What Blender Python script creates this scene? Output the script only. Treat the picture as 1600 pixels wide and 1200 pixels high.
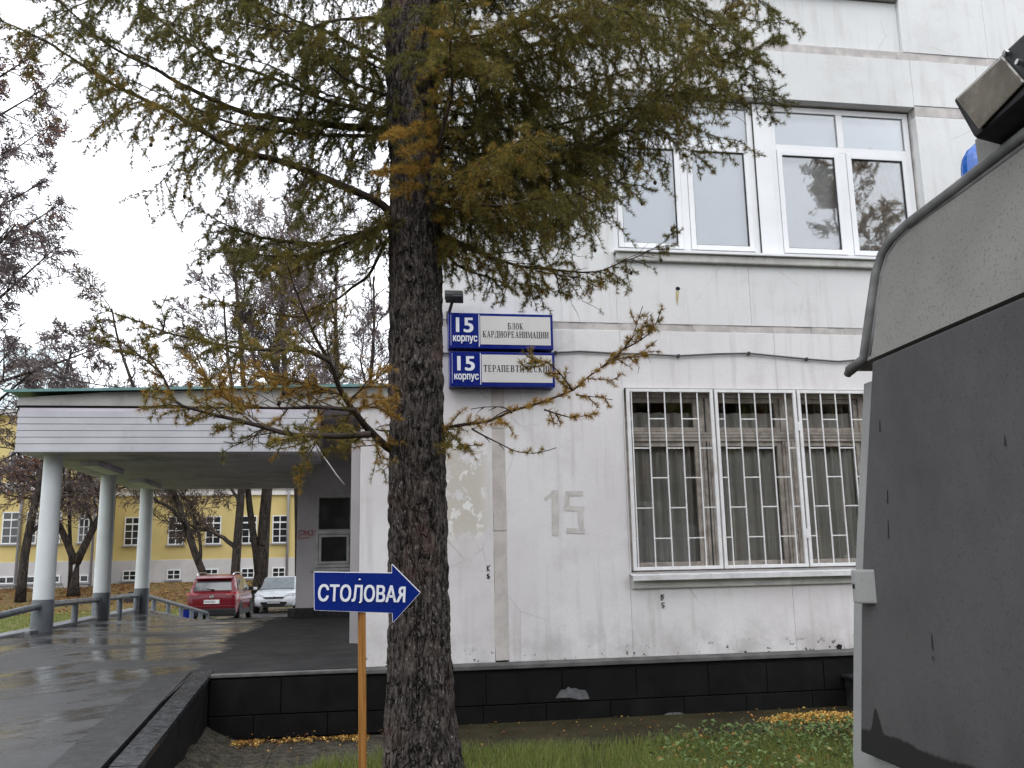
import bpy, bmesh, math, random
import numpy as np
from mathutils import Vector, Matrix

random.seed(7)
rng = np.random.default_rng(11)
SC = bpy.context.scene
COL = SC.collection
for o in list(bpy.data.objects):
    bpy.data.objects.remove(o, do_unlink=True)

# ------------------------------------------------------------------ camera
YAW, PITCH, ROLL = math.radians(9.404), math.radians(10.684), math.radians(-1.178)
FPX, EYE = 1450.0, 1.62
_f = np.array([math.sin(YAW) * math.cos(PITCH), math.cos(YAW) * math.cos(PITCH), math.sin(PITCH)])
_r = np.array([math.cos(YAW), -math.sin(YAW), 0.0])
_u = np.cross(_r, _f)
CR = math.cos(ROLL) * _r + math.sin(ROLL) * _u
CU = -math.sin(ROLL) * _r + math.cos(ROLL) * _u
CO = np.array([0, 0, EYE])
cam_d = bpy.data.cameras.new('camera')
cam = bpy.data.objects.new('camera', cam_d)
COL.objects.link(cam)
cam.matrix_world = Matrix(((CR[0], CU[0], -_f[0], 0), (CR[1], CU[1], -_f[1], 0), (CR[2], CU[2], -_f[2], EYE), (0, 0, 0, 1)))
cam_d.sensor_width = 36
cam_d.lens = 36 * FPX / 1600
cam_d.clip_start = 0.05
cam_d.clip_end = 2000
SC.camera = cam

# ------------------------------------------------------------------ sky, sun, exposure
SUN_EL, SUN_AZ = 48.0, 205.0        # elevation; azimuth clockwise from +Y: behind the camera, a little to its left
world = bpy.data.worlds.new('World')
SC.world = world
world.use_nodes = True
nt = world.node_tree
nt.nodes.clear()
w_out = nt.nodes.new('ShaderNodeOutputWorld')
w_bg = nt.nodes.new('ShaderNodeBackground')
w_sky = nt.nodes.new('ShaderNodeTexSky')
w_sky.sky_type = 'NISHITA'
w_sky.sun_disc = False
w_sky.sun_elevation = math.radians(SUN_EL)
w_sky.sun_rotation = math.radians(SUN_AZ)
w_mix = nt.nodes.new('ShaderNodeMix')       # an even overcast veil over the clear sky
w_mix.data_type = 'RGBA'
w_mix.inputs[0].default_value = 0.88
w_mix.inputs[7].default_value = (13.2, 13.5, 14.2, 1)
nt.links.new(w_sky.outputs[0], w_mix.inputs[6])
nt.links.new(w_mix.outputs[2], w_bg.inputs[0])
w_bg.inputs[1].default_value = 0.14
nt.links.new(w_bg.outputs[0], w_out.inputs[0])
sun_d = bpy.data.lights.new('sun', 'SUN')
sun_d.energy = 0.5
sun_d.angle = math.radians(40)
sun_d.color = (1, 0.96, 0.9)
sun = bpy.data.objects.new('sun', sun_d)
COL.objects.link(sun)
_a, _e = math.radians(SUN_AZ), math.radians(SUN_EL)
sun.rotation_euler = Vector((math.sin(_a) * math.cos(_e), math.cos(_a) * math.cos(_e), math.sin(_e))).to_track_quat('Z', 'Y').to_euler()
SC.view_settings.view_transform = 'Standard'
SC.view_settings.look = 'None'
SC.view_settings.gamma = 1
SC.view_settings.use_curve_mapping = False
SC.view_settings.exposure = 0.3
SC.render.engine = 'CYCLES'
SC.cycles.use_denoising = True
SC.cycles.denoising_input_passes = 'RGB_ALBEDO_NORMAL'
SC.cycles.denoising_prefilter = 'ACCURATE'
SC.cycles.use_adaptive_sampling = False
SC.cycles.max_bounces = 7
SC.cycles.transparent_max_bounces = 12
SC.cycles.caustics_reflective = False
SC.cycles.caustics_refractive = False


# ------------------------------------------------------------------ where a sight line meets a surface (survey of the place)
def ray(px, py):
    return CR * (px - 800) / FPX - CU * (py - 600) / FPX + _f


def onY(px, py, Y):
    d = ray(px, py)
    return CO + d * (Y / d[1])


def onZ(px, py, z):
    d = ray(px, py)
    return CO + d * ((z - EYE) / d[2])


def onP(px, py, p0, n):
    d = ray(px, py)
    n = np.array(n, float)
    return CO + d * (((np.array(p0) - CO) @ n) / (d @ n))


# ------------------------------------------------------------------ objects
ORG = {}


def tag(o, label=None, cat=None, group=None, kind=None):
    if label: o['label'] = label
    if cat: o['category'] = cat
    if group: o['group'] = group
    if kind: o['kind'] = kind
    return o


def empty(name, loc=(0, 0, 0), rz=0.0):
    o = bpy.data.objects.new(name, None)
    o.empty_display_size = 0.2
    o.location = loc
    o.rotation_euler = (0, 0, rz)
    COL.objects.link(o)
    ORG[o.name] = np.array(loc, float)
    return o


def link(name, me, parent=None, loc=None):
    o = bpy.data.objects.new(name, me)
    COL.objects.link(o)
    if parent is not None:
        o.parent = parent
        ORG[o.name] = ORG.get(parent.name, np.zeros(3))
    else:
        ORG[o.name] = np.zeros(3)
    if loc is not None:
        o.location = loc
    return o


def np_mesh(name, V, F, mats=(), mi=None, smooth=False):
    """V (n,3); F (m,k) array of equal-sized faces"""
    me = bpy.data.meshes.new(name)
    V = np.asarray(V, np.float32)
    F = np.asarray(F, np.int32)
    m, k = F.shape
    me.vertices.add(len(V))
    me.vertices.foreach_set('co', V.ravel())
    me.loops.add(m * k)
    me.loops.foreach_set('vertex_index', F.ravel())
    me.polygons.add(m)
    me.polygons.foreach_set('loop_start', np.arange(0, m * k, k, dtype=np.int32))
    me.polygons.foreach_set('loop_total', np.full(m, k, np.int32))
    for x in mats: me.materials.append(x)
    if mi is not None: me.polygons.foreach_set('material_index', np.asarray(mi, np.int32))
    if smooth: me.polygons.foreach_set('use_smooth', np.ones(m, bool))
    me.update(calc_edges=True)
    return me


class MB:
    def __init__(self):
        self.v, self.f, self.m = [], [], []

    def add(self, vs, fs, mi=0):
        b = len(self.v)
        self.v += [tuple(map(float, p)) for p in vs]
        self.f += [tuple(i + b for i in f) for f in fs]
        self.m += [mi] * len(fs)
        return self

    def box(self, a, b, mi=0):
        (x0, y0, z0), (x1, y1, z1) = a, b
        x0, x1 = min(x0, x1), max(x0, x1); y0, y1 = min(y0, y1), max(y0, y1); z0, z1 = min(z0, z1), max(z0, z1)
        return self.add([(x0, y0, z0), (x1, y0, z0), (x1, y1, z0), (x0, y1, z0), (x0, y0, z1), (x1, y0, z1), (x1, y1, z1), (x0, y1, z1)],
                        [(0, 3, 2, 1), (4, 5, 6, 7), (0, 1, 5, 4), (1, 2, 6, 5), (2, 3, 7, 6), (3, 0, 4, 7)], mi)

    def prism(self, poly, vec, mi=0):
        n = len(poly)
        P = [np.array(p, float) for p in poly]
        v = np.array(vec, float)
        return self.add(P + [p + v for p in P], [tuple(range(n))[::-1], tuple(range(n, 2 * n))] + [(i, (i + 1) % n, n + (i + 1) % n, n + i) for i in range(n)], mi)

    def bar(self, p, q, w, h, mi=0, up=(0, 0, 1)):
        p, q = np.array(p, float), np.array(q, float)
        d = (q - p) / np.linalg.norm(q - p)
        s = np.cross(d, up); s /= np.linalg.norm(s)
        t = np.cross(s, d)
        s, t = s * w / 2, t * h / 2
        return self.prism([p - s - t, p + s - t, p + s + t, p - s + t], q - p, mi)

    def tube(self, pts, rad, n=8, mi=0, caps=True):
        pts = [np.array(p, float) for p in pts]
        if not hasattr(rad, '__len__'): rad = [rad] * len(pts)
        vs, fs = [], []
        ref = None
        for i, p in enumerate(pts):
            d = pts[min(i + 1, len(pts) - 1)] - pts[max(i - 1, 0)]
            d = d / (np.linalg.norm(d) + 1e-12)
            if ref is None:
                ref = np.array((0, 0, 1.0)) if abs(d[2]) < 0.9 else np.array((1.0, 0, 0))
            s = np.cross(d, ref); s /= np.linalg.norm(s) + 1e-12
            t = np.cross(s, d); ref = t
            for k in range(n):
                a = 2 * math.pi * k / n
                vs.append(p + rad[i] * (math.cos(a) * s + math.sin(a) * t))
        for i in range(len(pts) - 1):
            for k in range(n):
                fs.append((i * n + k, i * n + (k + 1) % n, (i + 1) * n + (k + 1) % n, (i + 1) * n + k))
        if caps:
            fs += [tuple(range(n))[::-1], tuple(range((len(pts) - 1) * n, len(pts) * n))]
        return self.add(vs, fs, mi)

    def mesh(self, name, mats, org=None, smooth=False, bevel=0.0, seg=2):
        me = bpy.data.meshes.new(name)
        V = np.array(self.v, float)
        if org is not None: V = V - org
        me.from_pydata(V.tolist(), [], self.f)
        mats = mats if isinstance(mats, (list, tuple)) else [mats]
        for x in mats: me.materials.append(x)
        me.polygons.foreach_set('material_index', self.m)
        bm = bmesh.new(); bm.from_mesh(me)
        bmesh.ops.recalc_face_normals(bm, faces=bm.faces)
        if bevel:
            es = [e for e in bm.edges if len(e.link_faces) == 2 and e.calc_face_angle(0) > 0.6]
            bmesh.ops.bevel(bm, geom=es, offset=bevel, segments=seg, profile=0.6, affect='EDGES', clamp_overlap=True)
        bm.to_mesh(me); bm.free()
        if smooth:
            me.polygons.foreach_set('use_smooth', [True] * len(me.polygons))
        me.update()
        return me

    def build(self, name, mats, parent=None, smooth=False, bevel=0.0, local=False, seg=2):
        org = None if (local or parent is None) else ORG.get(parent.name)
        return link(name, self.mesh(name, mats, org, smooth, bevel, seg), parent)


def sharp(o, ang=35):
    """smooth shading with hard edges kept"""
    me = o.data
    bm = bmesh.new(); bm.from_mesh(me)
    for e in bm.edges:
        e.smooth = not (len(e.link_faces) == 2 and e.calc_face_angle(0) > math.radians(ang))
    for f in bm.faces: f.smooth = True
    bm.to_mesh(me); bm.free()
    return o


# ------------------------------------------------------------------ materials
class NT:
    def __init__(self, name, world=False):
        self.mat = bpy.data.materials.new(name)
        self.mat.use_nodes = True
        self.t = self.mat.node_tree
        self.t.nodes.clear()
        self.out = self.n('ShaderNodeOutputMaterial')
        self.b = self.n('ShaderNodeBsdfPrincipled')
        self.l(self.b.outputs[0], self.out.inputs[0])
        self.tc = self.n('ShaderNodeNewGeometry').outputs['Position'] if world else self.n('ShaderNodeTexCoord').outputs['Object']

    def n(self, t): return self.t.nodes.new(t)

    def l(self, a, b): self.t.links.new(a, b)

    def val(self, inp, x):
        if hasattr(x, 'is_output') or isinstance(x, bpy.types.NodeSocket): self.l(x, inp)
        else: inp.default_value = x

    def map(self, sc=(1, 1, 1), loc=(0, 0, 0)):
        m = self.n('ShaderNodeMapping')
        m.inputs['Scale'].default_value = sc
        m.inputs['Location'].default_value = loc
        self.l(self.tc, m.inputs[0])
        return m.outputs[0]

    def noise(self, scale=5, detail=4, rough=0.55, vec=None, dist=0.0):
        k = self.n('ShaderNodeTexNoise')
        k.inputs['Scale'].default_value = scale
        k.inputs['Detail'].default_value = detail
        k.inputs['Roughness'].default_value = rough
        k.inputs['Distortion'].default_value = dist
        self.l(vec if vec is not None else self.tc, k.inputs['Vector'])
        return k.outputs[0]

    def vor(self, scale=20, vec=None, feat='F1', rnd=1.0):
        k = self.n('ShaderNodeTexVoronoi')
        k.feature = feat
        k.inputs['Scale'].default_value = scale
        k.inputs['Randomness'].default_value = rnd
        self.l(vec if vec is not None else self.tc, k.inputs['Vector'])
        return k.outputs[0]

    def mr(self, x, a, b, c=0.0, d=1.0, smooth=True):
        k = self.n('ShaderNodeMapRange')
        k.interpolation_type = 'SMOOTHSTEP' if smooth else 'LINEAR'
        self.val(k.inputs[0], x)
        for i, y in enumerate((a, b, c, d)): k.inputs[i + 1].default_value = y
        return k.outputs[0]

    def math(self, op, a, b=0.0):
        k = self.n('ShaderNodeMath'); k.operation = op
        self.val(k.inputs[0], a); self.val(k.inputs[1], b)
        return k.outputs[0]

    def mix(self, f, a, b):
        k = self.n('ShaderNodeMix'); k.data_type = 'RGBA'
        self.val(k.inputs[0], f)
        for i, x in ((6, a), (7, b)):
            if isinstance(x, tuple): k.inputs[i].default_value = (*x[:3], 1)
            else: self.l(x, k.inputs[i])
        return k.outputs[2]

    def sep(self):
        k = self.n('ShaderNodeSeparateXYZ'); self.l(self.tc, k.inputs[0])
        return k.outputs

    def bump(self, h, strength=0.3, dist=0.01, nrm=None):
        k = self.n('ShaderNodeBump')
        k.inputs['Strength'].default_value = strength
        k.inputs['Distance'].default_value = dist
        self.l(h, k.inputs['Height'])
        if nrm is not None: self.l(nrm, k.inputs['Normal'])
        return k.outputs[0]

    def fin(self, col=None, rough=None, nrm=None, **kw):
        if col is not None:
            if isinstance(col, tuple): self.b.inputs['Base Color'].default_value = (*col[:3], 1)
            else: self.l(col, self.b.inputs['Base Color'])
        if rough is not None: self.val(self.b.inputs['Roughness'], rough)
        if nrm is not None: self.l(nrm, self.b.inputs['Normal'])
        for k, v in kw.items(): self.b.inputs[k.replace('_', ' ')].default_value = v
        return self.mat


def simple(name, col, rough=0.6, var=0.15, scale=6.0, bump=0.0, bscale=80.0, dirt=None, dirt_amt=0.4, metallic=0.0, spec=0.18):
    t = NT(name, True)
    lo = tuple(c * (1 - var) for c in col); hi = tuple(min(1, c * (1 + var)) for c in col)
    c = t.mix(t.mr(t.noise(scale, 5), 0.3, 0.7), lo, hi)
    if dirt is not None:
        c = t.mix(t.math('MULTIPLY', t.mr(t.noise(scale * 0.6, 8, 0.7, t.map((1, 1, 0.5), (3, 1, 7))), 0.52, 0.72), dirt_amt), c, dirt)
    r = t.mr(t.noise(scale * 2.3, 3), 0.3, 0.7, max(0.02, rough - 0.1), min(1, rough + 0.1))
    nr = t.bump(t.noise(bscale, 4), bump, 0.004) if bump else None
    return t.fin(c, r, nr, Metallic=metallic, Specular_IOR_Level=spec)


def wall_mat():
    """old white painted concrete: grime, flaked patches and specks with a place of their own"""
    t = NT('painted_concrete', True)
    x, y, z = t.sep()
    c = t.mix(t.mr(t.noise(0.7, 6), 0.3, 0.72), (0.655, 0.625, 0.625), (0.75, 0.73, 0.732))
    c = t.mix(t.mr(z, 3.2, 5.2), c, t.mix(t.mr(t.noise(0.5, 5), 0.35, 0.7), (0.62, 0.635, 0.63), (0.70, 0.71, 0.702)))
    # vertical run marks
    c = t.mix(t.math('MULTIPLY', t.mr(t.noise(3.0, 6, 0.6, t.map((3.5, 1, 0.22))), 0.5, 0.75), 0.42), c, (0.44, 0.41, 0.39))
    c = t.mix(t.math('MULTIPLY', t.mr(t.noise(1.7, 8, 0.7, t.map((1, 1, 1), (9, 3, 5))), 0.48, 0.7), 0.45), c, (0.52, 0.49, 0.475))
    # flaked area left of the patched joint: cream old coat with white flakes
    reg = t.math('MULTIPLY', t.math('MULTIPLY', t.mr(x, 1.42, 1.18), t.mr(x, 0.80, 0.84)), t.math('MULTIPLY', t.mr(z, 1.7, 2.0), t.mr(z, 3.2, 2.7)))
    n = t.noise(4.2, 9, 0.68)
    c = t.mix(t.math('MULTIPLY', reg, t.mr(n, 0.42, 0.46)), c, (0.56, 0.52, 0.46))
    c = t.mix(t.math('MULTIPLY', reg, t.mr(t.noise(7.0, 9, 0.7, t.map((1, 1, 0.7), (5, 2, 1))), 0.55, 0.57)), c, (0.78, 0.77, 0.75))
    # soot near the foot of the wall
    foot = t.math('MULTIPLY', t.mr(z, 1.25, 0.62), t.mr(t.noise(2.2, 7, 0.65), 0.35, 0.7))
    c = t.mix(t.math('MULTIPLY', foot, 0.55), c, (0.27, 0.25, 0.235))
    chips = t.math('MULTIPLY', t.mr(z, 0.78, 0.64), t.mr(t.noise(16, 4, 0.6), 0.62, 0.65))
    c = t.mix(chips, c, (0.05, 0.048, 0.045))
    # fine specks and chips all over
    sp = t.mr(t.vor(9.0), 0.055, 0.03)
    sp = t.math('MULTIPLY', sp, t.mr(t.noise(2.0, 3), 0.5, 0.6))
    c = t.mix(t.math('MULTIPLY', sp, 0.75), c, (0.22, 0.20, 0.19))
    # hairline cracks
    ck = t.mr(t.vor(0.8, t.map((1, 1, 0.8)), 'DISTANCE_TO_EDGE'), 0.006, 0.0)
    ck = t.math('MULTIPLY', ck, t.mr(t.noise(1.3, 2), 0.55, 0.62))
    c = t.mix(t.math('MULTIPLY', ck, 0.3), c, (0.25, 0.23, 0.22))
    h = t.math('ADD', t.noise(34, 6, 0.6), t.math('MULTIPLY', t.noise(5, 4), 1.6))
    return t.fin(c, t.mr(t.noise(6, 3), 0.3, 0.7, 0.6, 0.85), t.bump(h, 0.35, 0.006), Specular_IOR_Level=0.35)


def asphalt_mat(name, wet=True):
    t = NT(name, True)
    x, y, z = t.sep()
    n1 = t.noise(1.1, 6, 0.6, t.map((0.5, 1.3, 1)))
    c = t.mix(t.mr(t.noise(0.8, 6, 0.65), 0.35, 0.7), (0.010, 0.010, 0.011), (0.030, 0.029, 0.030))
    c = t.mix(t.math('MULTIPLY', t.mr(t.vor(95), 0.25, 0.1), 0.35), c, (0.10, 0.098, 0.095))
    fine = t.noise(160, 3)
    wv = t.noise(2.6, 5, 0.55, t.map((0.45, 1.5, 1)), 0.6)
    if wet:
        edge = t.math('ADD', x, t.math('MULTIPLY', t.math('SUBTRACT', t.noise(0.9, 4), 0.5), 1.0))
        dry = t.math('MULTIPLY', t.mr(edge, -1.75, -1.6), t.mr(y, 9.0, 9.3))
        cover = t.math('MULTIPLY', t.mr(t.math('ADD', y, t.math('MULTIPLY', t.noise(0.7, 4), 2.0)), 19.6, 20.2), t.mr(edge, -3.2, -2.4))
        dry = t.math('MAXIMUM', dry, t.math('MULTIPLY', cover, 0.9))
        c = t.mix(dry, c, t.mix(t.mr(t.noise(3, 6, 0.6), 0.35, 0.7), (0.011, 0.011, 0.011), (0.024, 0.0235, 0.023)))
        wr = t.mr(n1, 0.43, 0.58, 0.08, 0.42)
        r = t.n('ShaderNodeMix'); r.data_type = 'FLOAT'
        t.l(dry, r.inputs[0]); t.l(wr, r.inputs[2]); r.inputs[3].default_value = 0.72
        rr = r.outputs[0]
        sp = t.mr(dry, 0, 1, 0.5, 0.12, False)
        t.l(sp, t.b.inputs['Specular IOR Level'])
    else:
        rr = t.mr(n1, 0.36, 0.68, 0.16, 0.5)
    c = t.mix(t.math('MULTIPLY', t.mr(t.vor(42), 0.30, 0.12), 0.45), c, (0.075, 0.073, 0.070))
    c = t.mix(t.math('MULTIPLY', t.mr(t.noise(28, 5, 0.7), 0.52, 0.66), 0.5), c, (0.006, 0.006, 0.006))
    nr = t.bump(fine, 0.10, 0.003)
    nr = t.bump(wv, 0.55, 0.03, nr)
    return t.fin(c, rr, nr)


def bark_mat(name, a, b, lichen=None, sc=1.0):
    t = NT(name)
    v = t.map((sc, sc, 0.30 * sc))
    n = t.noise(46, 8, 0.72, v, 0.5)
    c = t.mix(t.mr(n, 0.38, 0.68), a, b)
    c = t.mix(t.math('MULTIPLY', t.mr(t.noise(3.0, 4), 0.5, 0.72), 0.4), c, tuple(x * f for x, f in zip(b, (0.95, 0.62, 0.55))))
    wv = t.n('ShaderNodeVectorMath'); wv.operation = 'ADD'
    t.l(t.map((sc, sc, 0.2 * sc)), wv.inputs[0])
    wn = t.n('ShaderNodeTexNoise'); wn.inputs['Scale'].default_value = 14; wn.inputs['Detail'].default_value = 3; t.l(t.map((sc, sc, 0.5 * sc)), wn.inputs['Vector'])
    ws = t.n('ShaderNodeVectorMath'); ws.operation = 'SCALE'; ws.inputs['Scale'].default_value = 0.07; t.l(wn.outputs['Color'], ws.inputs[0]); t.l(ws.outputs[0], wv.inputs[1])
    ck = t.mr(t.vor(27 * sc, wv.outputs[0], 'DISTANCE_TO_EDGE'), 0.0, 0.08)
    ck = t.math('MAXIMUM', ck, t.mr(t.noise(9, 3), 0.45, 0.6))
    c = t.mix(ck, tuple(x * 0.6 for x in a), c)
    if lichen: c = t.mix(t.math('MULTIPLY', t.mr(t.noise(75, 4, 0.7, t.map((1, 1, 0.5))), 0.60, 0.66), 0.75), c, lichen)
    return t.fin(c, 0.88, t.bump(ck, 0.9, 0.016, t.bump(n, 0.8, 0.010)), Specular_IOR_Level=0.12)


def leaf_mat(name, col, var=0.25, trans=0.35):
    t = NT(name)
    geo = t.n('ShaderNodeNewGeometry')
    lo = tuple(c * (1 - var) for c in col); hi = tuple(c * (1 + var) for c in col)
    c = t.mix(geo.outputs['Random Per Island'], lo, hi)
    t.fin(c, 0.6, None, Specular_IOR_Level=0.25)
    tr = t.n('ShaderNodeBsdfTranslucent')
    t.l(c, tr.inputs[0])
    mx = t.n('ShaderNodeMixShader')
    mx.inputs[0].default_value = trans
    t.l(t.b.outputs[0], mx.inputs[1]); t.l(tr.outputs[0], mx.inputs[2])
    t.l(mx.outputs[0], t.out.inputs[0])
    return t.mat


def glass_mat(name, tint=(0.9, 0.93, 0.93), base=0.12, rough=0.0, wob=0.02):
    """a pane: a mirror by Fresnel over a clear pass-through"""
    t = NT(name)
    gl = t.n('ShaderNodeBsdfGlossy'); gl.inputs['Roughness'].default_value = rough
    tp = t.n('ShaderNodeBsdfTransparent'); tp.inputs[0].default_value = (*tint, 1)
    lw = t.n('ShaderNodeFresnel'); lw.inputs[0].default_value = 1.5
    f = t.math('ADD', t.math('MULTIPLY', lw.outputs[0], 1.4), base)
    if wob:
        nb = t.bump(t.noise(1.6, 2), wob, 0.02)
        t.l(nb, gl.inputs['Normal'])
    mx = t.n('ShaderNodeMixShader')
    t.l(f, mx.inputs[0]); t.l(tp.outputs[0], mx.inputs[1]); t.l(gl.outputs[0], mx.inputs[2])
    t.l(mx.outputs[0], t.out.inputs[0])
    return t.mat


M = {}
M['wall'] = wall_mat()
M['patch'] = simple('patched_joint', (0.52, 0.48, 0.455), 0.85, 0.14, 5, 0.5, 40, (0.38, 0.34, 0.32), 0.6)
M['joint'] = simple('joint_fill', (0.55, 0.53, 0.52), 0.9, 0.2, 6, 0.4, 50)
M['joint_light'] = simple('joint_mortar', (0.50, 0.47, 0.455), 0.85, 0.16, 7, 0.5, 45, (0.32, 0.3, 0.29), 0.6)
M['cement'] = simple('cement_ledge', (0.105, 0.105, 0.10), 0.85, 0.25, 5, 0.4, 60, (0.08, 0.08, 0.075), 0.7)
M['ledge'] = simple('painted_ledge', (0.52, 0.52, 0.49), 0.75, 0.15, 5, 0.3, 60, (0.25, 0.25, 0.22), 0.7)
M['tile'] = simple('black_stone_tile', (0.0042, 0.0042, 0.0044), 0.6, 0.3, 4, 0.12, 90, (0.012, 0.0115, 0.011), 0.6)
M['flake'] = simple('bare_concrete', (0.12, 0.12, 0.125), 0.9, 0.25, 12, 0.5, 60)
M['granite'] = simple('wet_dark_granite', (0.022, 0.023, 0.026), 0.24, 0.35, 9, 0.10, 160, (0.05, 0.052, 0.058), 0.4)
M['granite_rough'] = simple('weathered_granite', (0.020, 0.020, 0.021), 0.38, 0.4, 12, 0.3, 130, (0.085, 0.085, 0.08), 0.5)
M['pvc'] = simple('white_plastic_frame', (0.78, 0.79, 0.80), 0.35, 0.03, 3)
M['gasket'] = simple('dark_gasket', (0.05, 0.05, 0.05), 0.6)
M['wood_old'] = simple('old_painted_wood', (0.33, 0.295, 0.26), 0.7, 0.25, 10, 0.4, 50, (0.13, 0.095, 0.07), 0.9)
M['grille'] = simple('white_painted_steel', (0.74, 0.74, 0.74), 0.45, 0.06, 9, 0, 1, (0.4, 0.33, 0.27), 0.45)
M['sill_metal'] = simple('galvanised_sill', (0.62, 0.62, 0.62), 0.45, 0.12, 6, 0.1, 30, (0.35, 0.33, 0.3), 0.5)
M['pane_up'] = glass_mat('upper_pane', (0.95, 0.97, 0.98), 0.10, 0.018, 0.12)
M['pane_low'] = glass_mat('lower_pane', (0.92, 0.92, 0.91), 0.02, 0.01, 0.04)
M['pane_far'] = simple('dark_pane', (0.02, 0.022, 0.025), 0.12, 0.2, 2, spec=0.6)
M['blind'] = simple('pale_blind', (0.68, 0.75, 0.83), 0.8, 0.03, 2)
M['blind_white'] = simple('white_blind', (0.80, 0.80, 0.80), 0.8, 0.03, 2)
M['curtain'] = simple('grey_green_curtain', (0.76, 0.745, 0.71), 0.9, 0.10, 3)
M['reflection_tan'] = simple('tan_reflection_folds', (0.44, 0.39, 0.35), 0.9, 0.12, 3)  # tree reflection put into the colour of folds behind one pane
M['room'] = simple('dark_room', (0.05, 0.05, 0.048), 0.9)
M['siding'] = simple('white_metal_siding', (0.46, 0.46, 0.49), 0.5, 0.07, 1.5, 0.05, 30, (0.28, 0.27, 0.27), 0.55)
M['band'] = simple('canopy_plaster', (0.40, 0.39, 0.37), 0.85, 0.14, 2, 0.3, 50, (0.2, 0.19, 0.18), 0.7)
M['soffit'] = simple('soffit_plaster', (0.54, 0.50, 0.56), 0.85, 0.15, 1.3, 0.2, 30, (0.12, 0.12, 0.12), 0.6)
M['roof_green'] = simple('green_sheet_metal', (0.13, 0.24, 0.235), 0.4, 0.15, 3, 0.05, 20)
M['dark'] = simple('dark_void', (0.012, 0.012, 0.012), 0.8)
M['col_white'] = simple('column_paint', (0.56, 0.59, 0.60), 0.55, 0.07, 1.6, 0.1, 40, (0.4, 0.42, 0.42), 0.3)
M['grey_paint'] = simple('grey_steel_paint', (0.13, 0.145, 0.16), 0.4, 0.12, 4, 0.05, 60, (0.07, 0.075, 0.08), 0.5)
M['rail_grey'] = simple('wet_grey_pipe', (0.15, 0.165, 0.18), 0.3, 0.15, 6, 0.04, 60, (0.08, 0.085, 0.09), 0.5)
M['wing_wall'] = simple('grey_wing_plaster', (0.37, 0.35, 0.355), 0.85, 0.08, 1.4, 0.25, 40, (0.2, 0.19, 0.19), 0.5)
M['kerb'] = simple('kerb_concrete', (0.22, 0.225, 0.235), 0.6, 0.2, 6, 0.4, 60, (0.08, 0.08, 0.08), 0.6)
M['asphalt'] = asphalt_mat('wet_asphalt')
M['road'] = asphalt_mat('road_asphalt', False)
M['yellow'] = simple('yellow_plaster', (0.57, 0.46, 0.20), 0.85, 0.08, 0.4, 0.1, 10, (0.40, 0.33, 0.17), 0.7)
M['white_base'] = simple('white_plaster', (0.52, 0.51, 0.51), 0.85, 0.1, 0.6, 0.1, 10, (0.33, 0.31, 0.30), 0.6)
M['cornice'] = simple('cornice_plaster', (0.62, 0.61, 0.60), 0.8, 0.06, 0.5)
M['pale_roof'] = simple('pale_roof_sheet', (0.50, 0.57, 0.58), 0.35, 0.06, 0.3)
M['win_white'] = simple('white_window_paint', (0.72, 0.73, 0.74), 0.5, 0.04, 2)
M['pipe_grey'] = simple('grey_downpipe', (0.30, 0.30, 0.32), 0.5, 0.1, 2)
M['blue'] = simple('sign_blue', (0.006, 0.016, 0.17), 0.28, 0.06, 3)
M['blue_arrow'] = simple('arrow_blue', (0.006, 0.020, 0.17), 0.22, 0.05, 5)
M['sign_white'] = simple('sign_white', (0.60, 0.585, 0.57), 0.4, 0.04, 3)
M['letter_white'] = simple('letter_white', (0.72, 0.74, 0.80), 0.4, 0.02, 3)
M['letter_grey'] = simple('letter_faded_white', (0.55, 0.57, 0.60), 0.5, 0.05, 5)
M['letter_black'] = simple('letter_black', (0.02, 0.02, 0.035), 0.5, 0.1, 3)
M['stencil'] = simple('faded_stencil', (0.54, 0.515, 0.485), 0.9, 0.12, 9, 0.3, 50, (0.66, 0.64, 0.63), 0.95)
M['marker'] = simple('marker_ink', (0.05, 0.05, 0.05), 0.7)
M['graffiti'] = simple('red_graffiti', (0.33, 0.11, 0.12), 0.7, 0.1, 9)
M['rust'] = simple('rust_stain', (0.46, 0.40, 0.22), 0.9, 0.2, 20)
t_ = NT('varnished_timber', True)
c_ = t_.mix(t_.mr(t_.noise(90, 6, 0.65, t_.map((1, 1, 0.035))), 0.35, 0.68), (0.20, 0.085, 0.020), (0.40, 0.195, 0.055))
c_ = t_.mix(t_.math('MULTIPLY', t_.mr(t_.noise(22, 3, 0.5, t_.map((1, 1, 0.22), (3, 1, 8))), 0.62, 0.70), 0.8), c_, (0.10, 0.04, 0.012))
M['post_wood'] = t_.fin(c_, 0.4, t_.bump(t_.noise(120, 4, 0.6, t_.map((1, 1, 0.05))), 0.3, 0.002), Specular_IOR_Level=0.3)
M['cable'] = simple('grey_conduit', (0.12, 0.12, 0.125), 0.5)
M['black_plastic'] = simple('black_plastic', (0.015, 0.015, 0.016), 0.5, 0.2, 8)
M['chrome'] = simple('bright_metal', (0.7, 0.7, 0.72), 0.2, 0.05, 5, metallic=1.0)
M['bark'] = bark_mat('larch_bark', (0.010, 0.0085, 0.0075), (0.115, 0.098, 0.088), (0.27, 0.26, 0.24))
M['bark_far'] = bark_mat('lime_bark', (0.022, 0.018, 0.016), (0.07, 0.06, 0.052), None, 0.3)
M['twig'] = simple('larch_twig', (0.045, 0.034, 0.028), 0.85, 0.3, 20)
M['twig_purple'] = simple('birch_twig', (0.125, 0.097, 0.098), 0.85, 0.25, 2)
M['twig_brown'] = simple('bare_twig', (0.10, 0.075, 0.062), 0.85, 0.25, 2)
M['needle_green'] = leaf_mat('needle_green', (0.135, 0.127, 0.032))
M['needle_olive'] = leaf_mat('needle_olive', (0.20, 0.16, 0.034))
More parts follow.
